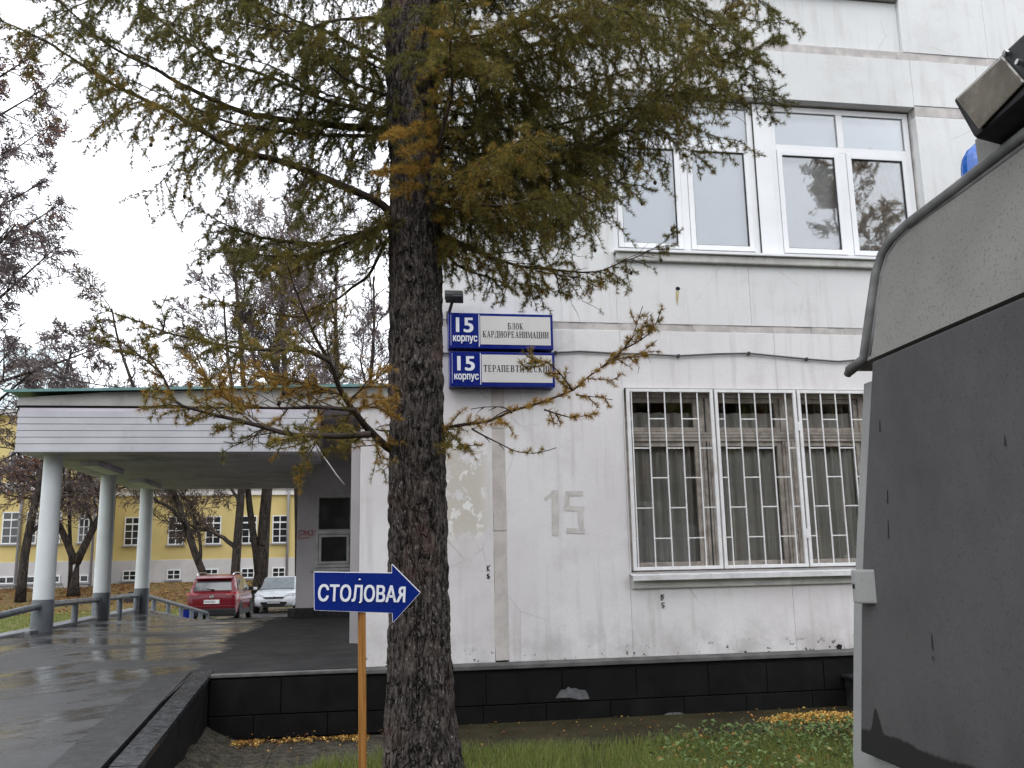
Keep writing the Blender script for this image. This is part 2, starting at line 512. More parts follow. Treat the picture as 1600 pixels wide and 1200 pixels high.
M['needle_gold'] = leaf_mat('needle_gold', (0.36, 0.215, 0.042))
M['cone'] = simple('larch_cone', (0.035, 0.022, 0.015), 0.8, 0.3, 50)
M['leaf_brown'] = leaf_mat('brown_leaf', (0.17, 0.075, 0.035), 0.4, 0.25)
M['leaf_orange'] = leaf_mat('orange_leaf', (0.30, 0.15, 0.04), 0.4, 0.25)
M['leaf_yellow'] = leaf_mat('yellow_leaf', (0.55, 0.36, 0.10), 0.3, 0.25)
M['leaf_green'] = leaf_mat('groundcover_leaf', (0.12, 0.17, 0.06), 0.5, 0.3)
M['birch_leaf'] = leaf_mat('birch_leaf', (0.34, 0.26, 0.15), 0.5, 0.4)
M['grass'] = leaf_mat('grass_blade', (0.155, 0.195, 0.045), 0.45, 0.35)
M['grass_dry'] = leaf_mat('dry_grass_blade', (0.28, 0.24, 0.10), 0.3, 0.3)
M['tyre'] = simple('tyre_rubber', (0.012, 0.012, 0.013), 0.7)
M['rim'] = simple('alloy_rim', (0.45, 0.45, 0.47), 0.35, 0.05, 5, metallic=0.8)
M['car_glass'] = simple('tinted_car_glass', (0.05, 0.06, 0.065), 0.06, 0.1, 2, spec=0.9)
M['lamp_clear'] = simple('clear_lamp', (0.24, 0.25, 0.27), 0.15, 0.1, 8, spec=0.8)
M['lamp_red'] = simple('red_lamp', (0.28, 0.008, 0.012), 0.15, 0.1, 8, spec=0.8)
M['plate'] = simple('number_plate', (0.6, 0.6, 0.6), 0.4)


def paint(name, col, rough=0.25):
    t = NT(name)
    c = t.mix(t.math('MULTIPLY', t.mr(t.noise(5, 5), 0.45, 0.75), 0.25), col, tuple(x * 0.6 + 0.02 for x in col))
    return t.fin(c, rough, None, Coat_Weight=0.35, Coat_Roughness=0.1, Specular_IOR_Level=0.3)


M['red_paint'] = paint('red_car_paint', (0.12, 0.003, 0.010))
M['silver_paint'] = paint('silver_car_paint', (0.40, 0.42, 0.44), 0.3)


def van_mat(name, col, speck=0.5, rough=0.45, dirt=None):
    t = NT(name, True)
    x, y, z = t.sep()
    c = t.mix(t.mr(t.noise(2.2, 6), 0.3, 0.7), tuple(v * 0.86 for v in col), tuple(v * 1.1 for v in col))
    c = t.mix(t.math('MULTIPLY', t.mr(t.noise(120, 4, 0.65), 0.56, 0.66), speck), c, tuple(v * 0.35 for v in col))
    c = t.mix(t.math('MULTIPLY', t.mr(t.noise(60, 3, 0.6, t.map((1, 1, 0.08))), 0.72, 0.76), 0.6), c, tuple(v * 0.3 for v in col))
    if dirt:                                     # road dirt caked along the door's lower edge, one run climbing it
        low = t.math('ADD', z, t.math('MULTIPLY', t.math('SUBTRACT', t.noise(9, 6, 0.65), 0.5), 0.05))
        run = t.math('MULTIPLY', t.mr(t.math('ABSOLUTE', t.math('ADD', y, -dirt[1])), 0.05, 0.0), dirt[2])
        m = t.mr(t.math('SUBTRACT', low, run), dirt[0] + 0.006, dirt[0] - 0.006)
        haze_ = t.math('MULTIPLY', t.mr(low, dirt[0] + 0.22, dirt[0]), t.math('MULTIPLY', t.mr(t.noise(5, 5, 0.6, t.map((1, 1, 0.3))), 0.4, 0.7), 0.45))
        c = t.mix(haze_, c, tuple(v * 0.45 for v in col))
        c = t.mix(m, c, (0.012, 0.012, 0.012))
    return t.fin(c, t.mr(t.noise(8, 4), 0.3, 0.7, rough - 0.06, rough + 0.12), t.bump(t.noise(220, 2), 0.05, 0.002), Specular_IOR_Level=0.2)


M['van_roof'] = van_mat('dusty_skylit_fibreglass', (0.185, 0.18, 0.168), 0.8, 0.55)  # cream-grey cap, tone lightened for sky light on its leaning wall
M['van_door'] = van_mat('dirty_shaded_door', (0.066, 0.064, 0.065), 0.55, 0.6, (float(onP(1440, 1168, (1.665, 2.8, 0), (0.9986, -0.0529, 0))[2]), float(onP(1375, 1130, (1.665, 2.8, 0), (0.9986, -0.0529, 0))[1]), 0.07))  # grey door, tone darkened for shade on its upright face, plus dirt
M['van_side'] = van_mat('pale_grey_body', (0.25, 0.252, 0.245), 0.3, 0.4)
M['drip'] = simple('run_stain', (0.03, 0.03, 0.03), 0.6)
M['gutter'] = simple('grey_rubber_gutter', (0.12, 0.12, 0.118), 0.45, 0.25, 14, 0.1, 90)
M['lens'] = simple('dusty_lamp_lens', (0.15, 0.135, 0.11), 0.22, 0.25, 10, spec=0.7)
M['beacon'] = simple('blue_beacon', (0.01, 0.10, 0.42), 0.2, 0.1, 6, spec=0.7)

# ------------------------------------------------------------------ small generators
def text_mesh(txt, size, bold=0.0, sx=1.0):
    cu = bpy.data.curves.new('lettering', 'FONT')
    cu.body = txt; cu.size = size; cu.offset = bold; cu.resolution_u = 4
    cu.align_x = 'CENTER'; cu.align_y = 'BOTTOM_BASELINE'
    ob = bpy.data.objects.new('lettering', cu)
    COL.objects.link(ob)
    dg = bpy.context.evaluated_depsgraph_get()
    me = bpy.data.meshes.new_from_object(ob.evaluated_get(dg))
    bpy.data.objects.remove(ob)
    bpy.data.curves.remove(cu)
    V = np.array([v.co[:] for v in me.vertices])
    F = [tuple(p.vertices) for p in me.polygons]
    bpy.data.meshes.remove(me)
    if txt.endswith('\u042f'):                     # the reversed R is set as a turned R
        V2, F2 = text_mesh(txt[:-1], 1.0)
        V3, F3 = text_mesh('R', 1.0)
        V2[:, 0] -= V2[:, 0].min(); V3[:, 0] = V3[:, 0].max() - V3[:, 0]
        V3[:, 0] += V2[:, 0].max() + 0.045
        F = F2 + [tuple(i + len(V2) for i in f[::-1]) for f in F3]
        V = np.concatenate([V2, V3])
    V[:, 0] *= sx
    return V, F


def put_text(name, txt, mat, parent, O, ex, ez, w=None, h=None, bold=0.0, lift=0.0015):
    """text with its box (w x h) centred on O, lying in the plane of unit vectors ex, ez, facing -(ex x ez)... towards the viewer"""
    V, F = text_mesh(txt, 1.0, 0.0)
    x0, x1 = V[:, 0].min(), V[:, 0].max(); y0, y1 = V[:, 1].min(), V[:, 1].max()
    sx = w / (x1 - x0); sz = h / (y1 - y0) if h else sx
    ex, ez = np.array(ex, float), np.array(ez, float)
    nrm = np.cross(ex, ez)
    if bold:                                      # heavier strokes: the same outline set a few times, each a hair above the last
        offs = [(0, 0), (-bold, 0), (bold, 0), (0, -bold * 0.55), (0, bold * 0.55), (-bold, -bold * 0.5), (bold, bold * 0.5), (-bold, bold * 0.5), (bold, -bold * 0.5)]
    else: offs = [(0, 0)]
    sx = (w - 2 * bold * sx) / (x1 - x0)
    PP, FF = [], []
    for k, (bx, bz_) in enumerate(offs):
        P = np.array(O) + np.outer((V[:, 0] - (x0 + x1) / 2 + bx) * sx, ex) + np.outer((V[:, 1] - (y0 + y1) / 2 + bz_) * sz, ez) + nrm * (lift + 0.0002 * k)
        FF += [tuple(i + len(PP) * len(V) for i in f) for f in F]
        PP.append(P)
    P, F = np.concatenate(PP), FF
    me = bpy.data.meshes.new(name)
    me.from_pydata((P - ORG[parent.name]).tolist(), [], F)
    me.materials.append(mat)
    return link(name, me, parent)


def segs_mesh(name, A, B, RA, RB, mats, n=3, mi=None, org=None):
    """many separate tapered sticks in one mesh"""
    A, B = np.asarray(A, float), np.asarray(B, float)
    RA, RB = np.asarray(RA, float)[:, None], np.asarray(RB, float)[:, None]
    D = B - A
    D /= np.linalg.norm(D, axis=1)[:, None] + 1e-9
    ref = np.where(np.abs(D[:, 2:3]) < 0.9, np.array([[0, 0, 1.0]]), np.array([[1.0, 0, 0]]))
    S = np.cross(D, ref); S /= np.linalg.norm(S, axis=1)[:, None] + 1e-9
    T = np.cross(S, D)
    m = len(A)
    V = np.zeros((m, 2 * n, 3))
    for k in range(n):
        a = 2 * math.pi * k / n
        o = math.cos(a) * S + math.sin(a) * T
        V[:, k] = A + RA * o
        V[:, n + k] = B + RB * o
    if org is not None: V = V - org
    F = np.array([[k, (k + 1) % n, n + (k + 1) % n, n + k] for k in range(n)])
    F = (F[None] + (np.arange(m) * 2 * n)[:, None, None]).reshape(-1, 4)
    if mi is not None: mi = np.repeat(mi, n)
    return np_mesh(name, V.reshape(-1, 3), F, mats, mi, smooth=True)


def ribbons_mesh(name, A, B, RA, RB, mats, org):
    A, B = np.asarray(A, float), np.asarray(B, float)
    D = B - A; D /= np.linalg.norm(D, axis=1)[:, None] + 1e-9
    r_ = np.random.default_rng(len(A))
    S = np.cross(D, r_.normal(0, 1, D.shape) + np.array((0, 1.5, 0)) * r_.choice((-1, 1), (len(D), 1))); S /= np.linalg.norm(S, axis=1)[:, None] + 1e-9
    ra, rb = np.asarray(RA)[:, None] * 1.15, np.asarray(RB)[:, None] * 1.15
    V = np.stack([A - S * ra, A + S * ra, B + S * rb, B - S * rb], 1) - org
    return np_mesh(name, V.reshape(-1, 3), np.arange(len(A) * 4).reshape(-1, 4), mats)


def vnoise(x, y, seed=0, px=None):
    """2-D value noise; px: period in x"""
    r = np.random.default_rng(seed).random((256, 256))
    xi, yi = np.floor(x).astype(int), np.floor(y).astype(int)
    fx, fy = x - xi, y - yi
    fx, fy = fx * fx * (3 - 2 * fx), fy * fy * (3 - 2 * fy)
    w = (lambda i: i % px) if px else (lambda i: i % 256)
    g = lambda i, j: r[w(i) % 256, j % 256]
    return (g(xi, yi) * (1 - fx) + g(xi + 1, yi) * fx) * (1 - fy) + (g(xi, yi + 1) * (1 - fx) + g(xi + 1, yi + 1) * fx) * fy


# ================================================================== THE LIE OF THE LAND
FY = 9.6                                     # the hospital front
def ground_z(X, Y):
    X, Y = np.asarray(X, float), np.asarray(Y, float)
    ss = lambda a, b, t: (lambda q: q * q * (3 - 2 * q))(np.clip((t - a) / (b - a), 0, 1))
    return -0.42 * ss(13, 33, Y) + 1.02 * ss(46, 63, Y)


def sheet(name, xs, ys, zf, mat):
    X, Y = np.meshgrid(xs, ys)
    Z = zf(X, Y)
    nx, ny = len(xs), len(ys)
    i = np.arange(nx * ny).reshape(ny, nx)
    F = np.stack([i[:-1, :-1], i[:-1, 1:], i[1:, 1:], i[1:, :-1]], -1).reshape(-1, 4)
    return link(name, np_mesh(name, np.stack([X, Y, Z], -1).reshape(-1, 3), F, [mat], smooth=True))


def ground_mat():
    t = NT('lawn_soil', True)
    x, y, z = t.sep()
    n = t.noise(0.9, 7, 0.65)
    green = t.mix(t.mr(t.noise(2.5, 6, 0.65), 0.3, 0.7), (0.075, 0.10, 0.028), (0.16, 0.17, 0.05))
    brown = t.mix(t.mr(t.noise(3.5, 7, 0.7), 0.35, 0.65), (0.10, 0.060, 0.028), (0.20, 0.125, 0.05))
    brown = t.mix(t.mr(t.noise(1.2, 6, 0.65), 0.5, 0.62), brown, (0.10, 0.105, 0.035))
    leafy = t.mr(t.math('ADD', y, t.math('MULTIPLY', t.math('SUBTRACT', n, 0.5), 22)), 45, 53)
    c = t.mix(leafy, green, brown)
    soil = t.mix(t.mr(t.noise(12, 7, 0.7), 0.35, 0.7), (0.020, 0.017, 0.011), (0.075, 0.066, 0.050))
    soil = t.mix(t.mr(t.vor(45), 0.22, 0.1), soil, (0.26, 0.25, 0.23))
    near = t.math('MULTIPLY', t.mr(y, 9.7, 9.5), 1.0)
    c = t.mix(near, c, soil)
    return t.fin(c, 0.95, t.bump(t.noise(30, 6, 0.7), 0.7, 0.02), Specular_IOR_Level=0.2)


M['ground'] = ground_mat()
ys = np.unique(np.concatenate([np.linspace(-60, 8, 18), np.linspace(8, 70, 90), np.linspace(70, 600, 20)]))
xs = np.unique(np.concatenate([np.linspace(-400, -40, 12), np.linspace(-40, 40, 60), np.linspace(40, 400, 12)]))
tag(sheet('ground', xs, ys, lambda X, Y: ground_z(X, Y) - 0.02, M['ground']), kind='structure')


def blind_mat():
    t = NT('mossy_concrete', True)
    c = t.mix(t.mr(t.noise(2.0, 7, 0.65), 0.3, 0.7), (0.018, 0.015, 0.007), (0.040, 0.033, 0.017))
    c = t.mix(t.math('MULTIPLY', t.mr(t.noise(1.3, 5, 0.6, t.map((1, 1, 1), (4, 4, 4))), 0.48, 0.66), 0.7), c, (0.03, 0.032, 0.010))
    c = t.mix(t.math('MULTIPLY', t.mr(t.vor(30), 0.12, 0.06), 0.6), c, (0.17, 0.16, 0.13))
    return t.fin(c, 0.75, t.bump(t.noise(40, 6, 0.7), 0.5, 0.01), Specular_IOR_Level=0.15)


M['apron'] = blind_mat()
mb = MB()
mb.box((0.62, 8.25, -0.05), (9, 9.52, 0.035))
tag(mb.build('pavement', M['apron'], bevel=0.012), kind='structure')


def drive_z(X, Y):
    s = np.maximum(0, (X + 1.4) * -0.861 + (Y - 9.75) * -0.507)
    z = 0.6 - 0.116 * np.where(s < 0.6, s * s / 1.2, s - 0.3)
    y0 = 24.2 + (19.2 - 24.2) * np.clip((X + 5.0) / 1.3, 0, 1)
    z = np.where(Y > y0, 0.6 - 1.0 * np.minimum(Y - y0, 34.5 - y0) / (34.5 - y0), z)
    w = 0.012 * (vnoise(X * 0.8 + 50, Y * 1.1 + 50, 3) - 0.5) + 0.006 * (vnoise(X * 3 + 90, Y * 4 + 20, 4) - 0.5)
    return z + w


rows = list(np.linspace(2.0, 9.59, 60)) + list(np.linspace(9.6, 24.2, 100)) + list(np.linspace(24.3, 34.5, 40))
NX = 70
V = []
for Yr in rows:
    xl = -5.2 if Yr >= 16.2 else -5.2 - (16.2 - Yr) * 0.75
    xr = (-1.57 if Yr < 9.6 else 0.0) if Yr < 19.2 else (0.0 if Yr < 24.2 else 3.0)
    if 9.6 <= Yr < 19.2: xr = -0.0 if Yr < 12.5 else -0.115
    Xr = np.linspace(xl, xr, NX)
    V.append(np.stack([Xr, np.full(NX, Yr), drive_z(Xr, np.full(NX, Yr))], -1))
V = np.concatenate(V)
i = np.arange(len(V)).reshape(len(rows), NX)
F = np.stack([i[:-1, :-1], i[:-1, 1:], i[1:, 1:], i[1:, :-1]], -1).reshape(-1, 4)
F = np.delete(F, np.arange(59 * (NX - 1), 60 * (NX - 1)), axis=0)
tag(link('driveway', np_mesh('driveway', V, F, [M['asphalt']], smooth=True)), kind='structure')
# body of the raised floor under the asphalt
mb = MB()
mb.prism([(-1.42, 9.62, -0.6), (-0.002, 9.62, -0.6), (-0.002, 19.0, -0.6), (-5.2, 19.0, -0.6), (-5.2, 16.6, -0.6), (-1.42, 10.2, -0.6)], (0, 0, 1.165))
tag(mb.build('platform', M['kerb']), kind='structure')
# parking road on the far side
tag(sheet('road', np.linspace(-6.5, 14, 40), np.linspace(34.3, 46.5, 24), lambda X, Y: ground_z(X, Y) + 0.012 * vnoise(X + 30, Y + 30, 8), M['road']), kind='structure')


# grass, leaves
def blades(name, n, xr, yr, zf, hmin, hmax, w, mats, keep=None, mix=0.15):
    X = rng.uniform(*xr, n); Y = rng.uniform(*yr, n)
    if keep is not None:
        k = keep(X, Y); X, Y = X[k], Y[k]
    n = len(X)
    Z = zf(X, Y)
    cl = vnoise(X * 2.2 + 20, Y * 2.2 + 20, 21)
    h = rng.uniform(hmin, hmax, n) * (0.45 + 0.9 * cl)
    a = rng.uniform(0, 2 * math.pi, n)
    lean = rng.uniform(0.1, 0.75, n) * h
    la = rng.uniform(0, 2 * math.pi, n)
    dx, dy = np.cos(a) * w / 2, np.sin(a) * w / 2
    lx, ly = np.cos(la) * lean, np.sin(la) * lean
    P = np.stack([X, Y, Z - 0.01], -1)
    off = np.stack([dx, dy, np.zeros(n)], -1)
    mid = P + np.stack([lx * 0.3, ly * 0.3, h * 0.6], -1)
    tip = P + np.stack([lx, ly, h], -1)
    V = np.stack([P - off, P + off, mid + off * 0.7, tip, mid - off * 0.7], 1)
    F = np.array([[0, 1, 2], [0, 2, 4], [4, 2, 3]])
    F = (F[None] + (np.arange(n) * 5)[:, None, None]).reshape(-1, 3)
    mi = np.repeat((rng.random(n) < mix).astype(int), 3)
    return tag(link(name, np_mesh(name, V.reshape(-1, 3), F, mats, mi)), kind='stuff')


def near_grass(X, Y):
    edge = 8.18 + 0.12 * (vnoise(X * 3 + 9, Y * 0 + 5, 31) - 0.4)
    d = vnoise(X * 1.6 + 40, Y * 1.6 + 40, 33)
    left = X < -0.55 + 0.5 * (d - 0.5)
    return (Y < edge) & (d + rng.random(len(X)) * 0.5 > 0.42) & (~left | (rng.random(len(X)) < 0.06))


tag(blades('near_grass', 70000, (-1.3, 5.2), (5.6, 8.3), ground_z, 0.05, 0.16, 0.005, [M['grass'], M['grass_dry']], near_grass),
    'short green grass with dry blades in front of the dark plinth', 'grass')
tag(blades('lawn_grass', 60000, (-24, -5.6), (13, 46), ground_z, 0.05, 0.13, 0.016, [M['grass'], M['grass_dry']], lambda X, Y: (X < -5.4 - np.maximum(0, 16.2 - Y) * 0.75), 0.3),
    'green lawn beyond the grey handrails', 'grass')


def leaves(name, n, place, size, mats, weights, zf, flat=0.35, up=0.004):
    X, Y = place(n)
    n = len(X)
    Z = zf(X, Y) + up + rng.uniform(0, 0.012, n)
    a = rng.uniform(0, 2 * math.pi, n)
    s = size * rng.uniform(0.5, 1.2, n)
    e1 = np.stack([np.cos(a), np.sin(a), rng.uniform(-flat, flat, n)], -1) * s[:, None]
    e2 = np.stack([-np.sin(a), np.cos(a), rng.uniform(-flat, flat, n)], -1) * (s * 0.6)[:, None]
    P = np.stack([X, Y, Z], -1)
    bend = np.stack([np.zeros(n), np.zeros(n), s * 0.25], -1)
    V = np.stack([P - e1 * 0.5, P + e2 * 0.5 + bend, P + e1 * 0.6, P - e2 * 0.5 + bend], 1)
    F = np.array([[0, 1, 2], [0, 2, 3]])
    F = (F[None] + (np.arange(n) * 4)[:, None, None]).reshape(-1, 3)
    mi = np.repeat(rng.choice(len(mats), n, p=weights), 2)
    return tag(link(name, np_mesh(name, V.reshape(-1, 3), F, mats, mi)), kind='stuff')


def far_place(n):
    Y = rng.uniform(30, 62, n); X = rng.uniform(-26, -1.5, n)
    dens = np.clip((Y - 42) / 9, 0.05, 1) * (0.25 + 0.75 * (vnoise(X * 0.5 + 40, Y * 0.5, 43) > 0.42))
    k = (rng.random(n) < dens) & ((X < -6.8) | (Y > 46.5))
    return X[k], Y[k]


tag(leaves('fallen_leaves', 26000, far_place, 0.13, [M['leaf_brown'], M['leaf_orange'], M['leaf_yellow']], [0.6, 0.33, 0.07], ground_z),
    'brown fallen leaves covering the bank below the yellow building', 'leaf litter')


def yard_place(n):
    X = rng.uniform(-1.3, 5.2, n); Y = 8.2 + 1.3 * rng.random(n) ** 0.6
    return X, Y


tag(leaves('scattered_leaves', 260, yard_place, 0.035, [M['leaf_brown'], M['leaf_orange'], M['leaf_yellow']], [0.5, 0.3, 0.2], lambda X, Y: 0 * X + 0.036),
    'few scattered yellow and brown leaves on the concrete strip', 'leaf litter')


def foot_place(n):
    X = rng.uniform(-1.35, 0.1, n); Y = 9.47 - np.abs(rng.normal(0, 0.10, n)) - 0.05
    k = rng.random(n) < 0.25 + 0.9 * (vnoise(X * 3 + 7, Y * 0, 41) > 0.45)
    return X[k], Y[k]


tag(leaves('leaf_drift', 1500, foot_place, 0.035, [M['leaf_yellow'], M['leaf_orange'], M['leaf_brown']], [0.45, 0.35, 0.2], lambda X, Y: 0 * X - 0.01, 0.8),
    'thin drift of yellow leaves along the black platform wall', 'leaf litter')
heap_c = [(onZ(1285, 1121, 0.05), 0.36, 0.16), (onZ(1228, 1124, 0.05), 0.16, 0.07)]


def heap_place(n):
    r = []
    for (c, sx, sy) in heap_c:
        m = int(n * sx / 0.52)
        r.append(np.stack([rng.normal(c[0], sx * 0.55, m), rng.normal(c[1], sy * 0.7, m)], -1))
    r = np.concatenate(r)
    return r[:, 0], np.minimum(r[:, 1], 9.46)


def heap_z(X, Y):
    z = 0.036
    for (c, sx, sy) in heap_c:
        z = z + 0.055 * np.exp(-((X - c[0]) / (sx * 0.7)) ** 2 - ((Y - c[1]) / (sy * 0.9)) ** 2) * rng.random(len(X))
    return z


tag(leaves('leaf_heap', 3600, heap_place, 0.03, [M['leaf_yellow'], M['leaf_orange']], [0.8, 0.2], heap_z, 0.9),
    'two small heaps of yellow larch needles beside the plinth', 'leaf litter')


def cover_place(n):
    X = rng.uniform(2.2, 5.2, n); Y = rng.uniform(6.0, 8.4, n)
    k = (vnoise(X * 1.4 + 60, Y * 1.4 + 60, 51) + (X - 3.2) * 0.3) > rng.random(n) * 1.1
    return X[k], Y[k]


tag(leaves('ground_cover', 7500, cover_place, 0.05, [M['leaf_green'], M['leaf_orange'], M['grass_dry']], [0.86, 0.08, 0.06], lambda X, Y: rng.uniform(0.03, 0.15, len(X)), 0.6),
    'low leafy weeds growing by the concrete strip', 'weeds')

# ================================================================== HOSPITAL BUILDING
H = tag(empty('hospital_building', (3.5, FY, 0)), 'white precast concrete hospital block with a barred lower window and white plastic windows above', 'building')
XL, XR, ZT = 0.8, 13.0, 15.0


def panel(name, x0, x1, z0, z1, y=FY, th=0.12, holes=(), mat=None, parent=H, g=0.0012):
    """one precast panel standing y..y+th, with openings"""
    x0, x1, z0, z1 = x0 + g, x1 - g, z0 + g, z1 - g
    bx = sorted({x0, x1, *[h[0] for h in holes], *[h[1] for h in holes]})
    bz = sorted({z0, z1, *[h[2] for h in holes], *[h[3] for h in holes]})
    bx = [b for b in bx if x0 <= b <= x1]; bz = [b for b in bz if z0 <= b <= z1]
    ins = lambda cx, cz: any(h[0] < cx < h[1] and h[2] < cz < h[3] for h in holes)
    mb = MB()
    nx, nz = len(bx), len(bz)
    vs = [(bx[i], yy, bz[j]) for yy in (y, y + th) for j in range(nz) for i in range(nx)]
    id_ = lambda k, i, j: k * nx * nz + j * nx + i
    fs = []
    solid = [[not ins((bx[i] + bx[i + 1]) / 2, (bz[j] + bz[j + 1]) / 2) for j in range(nz - 1)] for i in range(nx - 1)]
    S = lambda i, j: 0 <= i < nx - 1 and 0 <= j < nz - 1 and solid[i][j]
    for i in range(nx - 1):
        for j in range(nz - 1):
            if not solid[i][j]: continue
            for k in (0, 1):
                fs.append((id_(k, i, j), id_(k, i + 1, j), id_(k, i + 1, j + 1), id_(k, i, j + 1)))
            if not S(i - 1, j): fs.append((id_(0, i, j), id_(0, i, j + 1), id_(1, i, j + 1), id_(1, i, j)))
            if not S(i + 1, j): fs.append((id_(0, i + 1, j), id_(0, i + 1, j + 1), id_(1, i + 1, j + 1), id_(1, i + 1, j)))
            if not S(i, j - 1): fs.append((id_(0, i, j), id_(0, i + 1, j), id_(1, i + 1, j), id_(1, i, j)))
            if not S(i, j + 1): fs.append((id_(0, i, j + 1), id_(0, i + 1, j + 1), id_(1, i + 1, j + 1), id_(1, i, j + 1)))
    mb.add(vs, fs)
    me = mb.mesh(name, mat or M['wall'], ORG[parent.name])
    bm = bmesh.new(); bm.from_mesh(me)
    bmesh.ops.delete(bm, geom=[v for v in bm.verts if not v.link_faces], context='VERTS')
    es = [e for e in bm.edges if len(e.link_faces) == 2 and e.calc_face_angle(0) > 1.0]
    bmesh.ops.bevel(bm, geom=es, offset=0.003, segments=1, affect='EDGES')
    bm.to_mesh(me); bm.free()
    return link(name, me, parent)


W1 = (2.82, 6.62, 1.42, 3.425)
W2 = (2.78, 6.655, 4.985, 6.955)
# backing body of the block (joint colour), with openings left for the windows
mb = MB()
def frame_boxes(mb, x0, x1, z0, z1, holes, y0, y1):
    bz = sorted({z0, z1, *[h[2] for h in holes], *[h[3] for h in holes]})
    for a, b in zip(bz[:-1], bz[1:]):
        hs = sorted([h for h in holes if h[2] <= a and h[3] >= b])
        x = x0
        for h in hs:
            mb.box((x, y0, a), (h[0], y1, b)); x = h[1]
        mb.box((x, y0, a), (x1, y1, b))
frame_boxes(mb, XL + 0.02, XR, 0.0, ZT, [W1, W2], FY + 0.10, FY + 0.45)
mb.build('wall_core', M['joint'], H)
mb = MB()
mb.box((XL + 0.02, FY + 3.2, 0), (XR, FY + 3.4, ZT - 0.1)).box((XL, FY + 0.45, 0), (XL + 0.3, 20.8, ZT)).box((XR - 0.3, FY + 0.45, 0), (XR, 20.8, ZT))
mb.box((XL + 0.3, 20.5, 0), (XR - 0.3, 20.8, ZT)).box((XL - 0.1, FY - 0.1, ZT), (XR + 0.1, 20.9, ZT + 0.25))
for z in (0.55, 4.1, 7.6):
    mb.box((XL + 0.3, FY + 0.45, z), (XR - 0.3, FY + 3.2, z + 0.15))
mb.build('wall_shell', M['wall'], H)

JZ = [(4.07, 4.15), (7.58, 7.69), (11.08, 11.17)]
# ground storey
panel('wall_panel', XL, 1.365, 0.60, 4.07)
panel('wall_panel', 1.50, 2.80, 0.60, 4.07)
panel('wall_panel', 2.80, 4.60, 0.60, 4.07, holes=[(2.82, 4.61, 1.42, 3.425)], y=FY + 0.004)
panel('wall_panel', 4.60, 6.64, 0.60, 4.07, holes=[(4.59, 6.62, 1.42, 3.425)], y=FY + 0.004)
panel('wall_panel', 6.64, 9.6, 0.60, 4.07)
panel('wall_panel', 9.6, XR, 0.60, 4.07)
# second storey
panel('wall_panel', XL, 2.78, 4.15, 7.58)
panel('wall_panel', 2.78, 4.35, 4.15, 4.93, y=FY + 0.002)
panel('wall_panel', 4.35, 6.655, 4.15, 4.93, y=FY + 0.002)
panel('wall_panel', 2.78, 6.655, 6.955, 7.58)
panel('wall_panel', 6.655, 7.55, 4.15, 6.84)
panel('wall_panel', 6.655, 7.55, 6.98, 7.58)
panel('wall_panel', 7.55, 10.3, 4.15, 7.58)
panel('wall_panel', 10.3, XR, 4.15, 7.58)
# third storey: sunk spandrel between two piers
panel('wall_panel', XL, 2.80, 7.69, 11.08)
panel('sunk_panel', 2.80, 6.58, 7.69, 8.38, y=FY + 0.05, th=0.08)
panel('wall_panel', 6.58, 7.75, 7.69, 11.08)
panel('wall_panel', 7.75, XR, 7.69, 11.08)
mb = MB(); mb.box((2.82, FY - 0.05, 8.40), (6.57, FY + 0.3, 8.46)); mb.build('window_sill', M['ledge'], H, bevel=0.008)
panel('wall_panel', 2.80, 6.58, 8.46, 11.08, y=FY + 0.08, mat=M['blind_white'])
panel('wall_panel', XL, XR, 11.17, ZT)
# mortar bands and the patched upright joint
for (a, b) in JZ:
    mb = MB()
    n = 60
    for k in range(n):
        xa, xb = XL + (XR - XL) * k / n, XL + (XR - XL) * (k + 1) / n
        o = 0.006 + 0.008 * random.random()
        mb.box((xa, FY + o, a - 0.002), (xb, FY + 0.11, b + 0.002))
    mb.build('mortar_band', M['joint_light'], H)
mb = MB()
n = 46
xa0, xb0 = 1.363, 1.503
zz = np.linspace(0.62, 4.05, n)
for k in range(n - 1):
    wob = lambda q, s: 0.010 * (float(vnoise(np.array([zz[q] * 6 + 9]), np.array([s * 7.0]), 61)[0]) - 0.5)
    a0, a1, b0, b1 = xa0 + wob(k, 1), xa0 + wob(k + 1, 1), xb0 + wob(k, 2), xb0 + wob(k + 1, 2)
    yy = FY + 0.0045 - 0.006 * (vnoise(np.array([zz[k] * 3.0]), np.array([4.0]), 62)[0] > 0.5)
    mb.add([(a0, yy, zz[k]), (b0, yy, zz[k]), (b1, yy, zz[k + 1]), (a1, yy, zz[k + 1]), (a0, FY + 0.1, zz[k]), (b0, FY + 0.1, zz[k]), (b1, FY + 0.1, zz[k + 1]), (a1, FY + 0.1, zz[k + 1])],
           [(0, 1, 2, 3), (0, 4, 7, 3), (1, 2, 6, 5)])
mb.build('patched_joint', M['patch'], H)
mb = MB(); mb.box((6.66, FY + 0.006, 6.846), (7.6, FY + 0.11, 6.974)); mb.build('mortar_band', M['joint_light'], H)

# ledge and plinth of black stone tiles
mb = MB()
mb.prism([(XL - 0.02, FY + 0.02, 0.605), (XL - 0.02, FY - 0.11, 0.585), (XL - 0.02, FY - 0.11, 0.545), (XL - 0.02, FY + 0.02, 0.545)], (XR - XL, 0, 0))
mb.prism([(0.0, FY + 0.02, 0.605), (0.0, FY - 0.11, 0.59), (0.0, FY - 0.11, 0.55), (0.0, FY + 0.02, 0.55)], (XL - 0.025, 0, 0))
mb.build('plinth_ledge', M['cement'], H, bevel=0.006)
mb = MB(); mb.box((0.0, FY - 0.055, -0.3), (XR, FY + 0.02, 0.54)); mb.build('plinth', M['dark'], H)


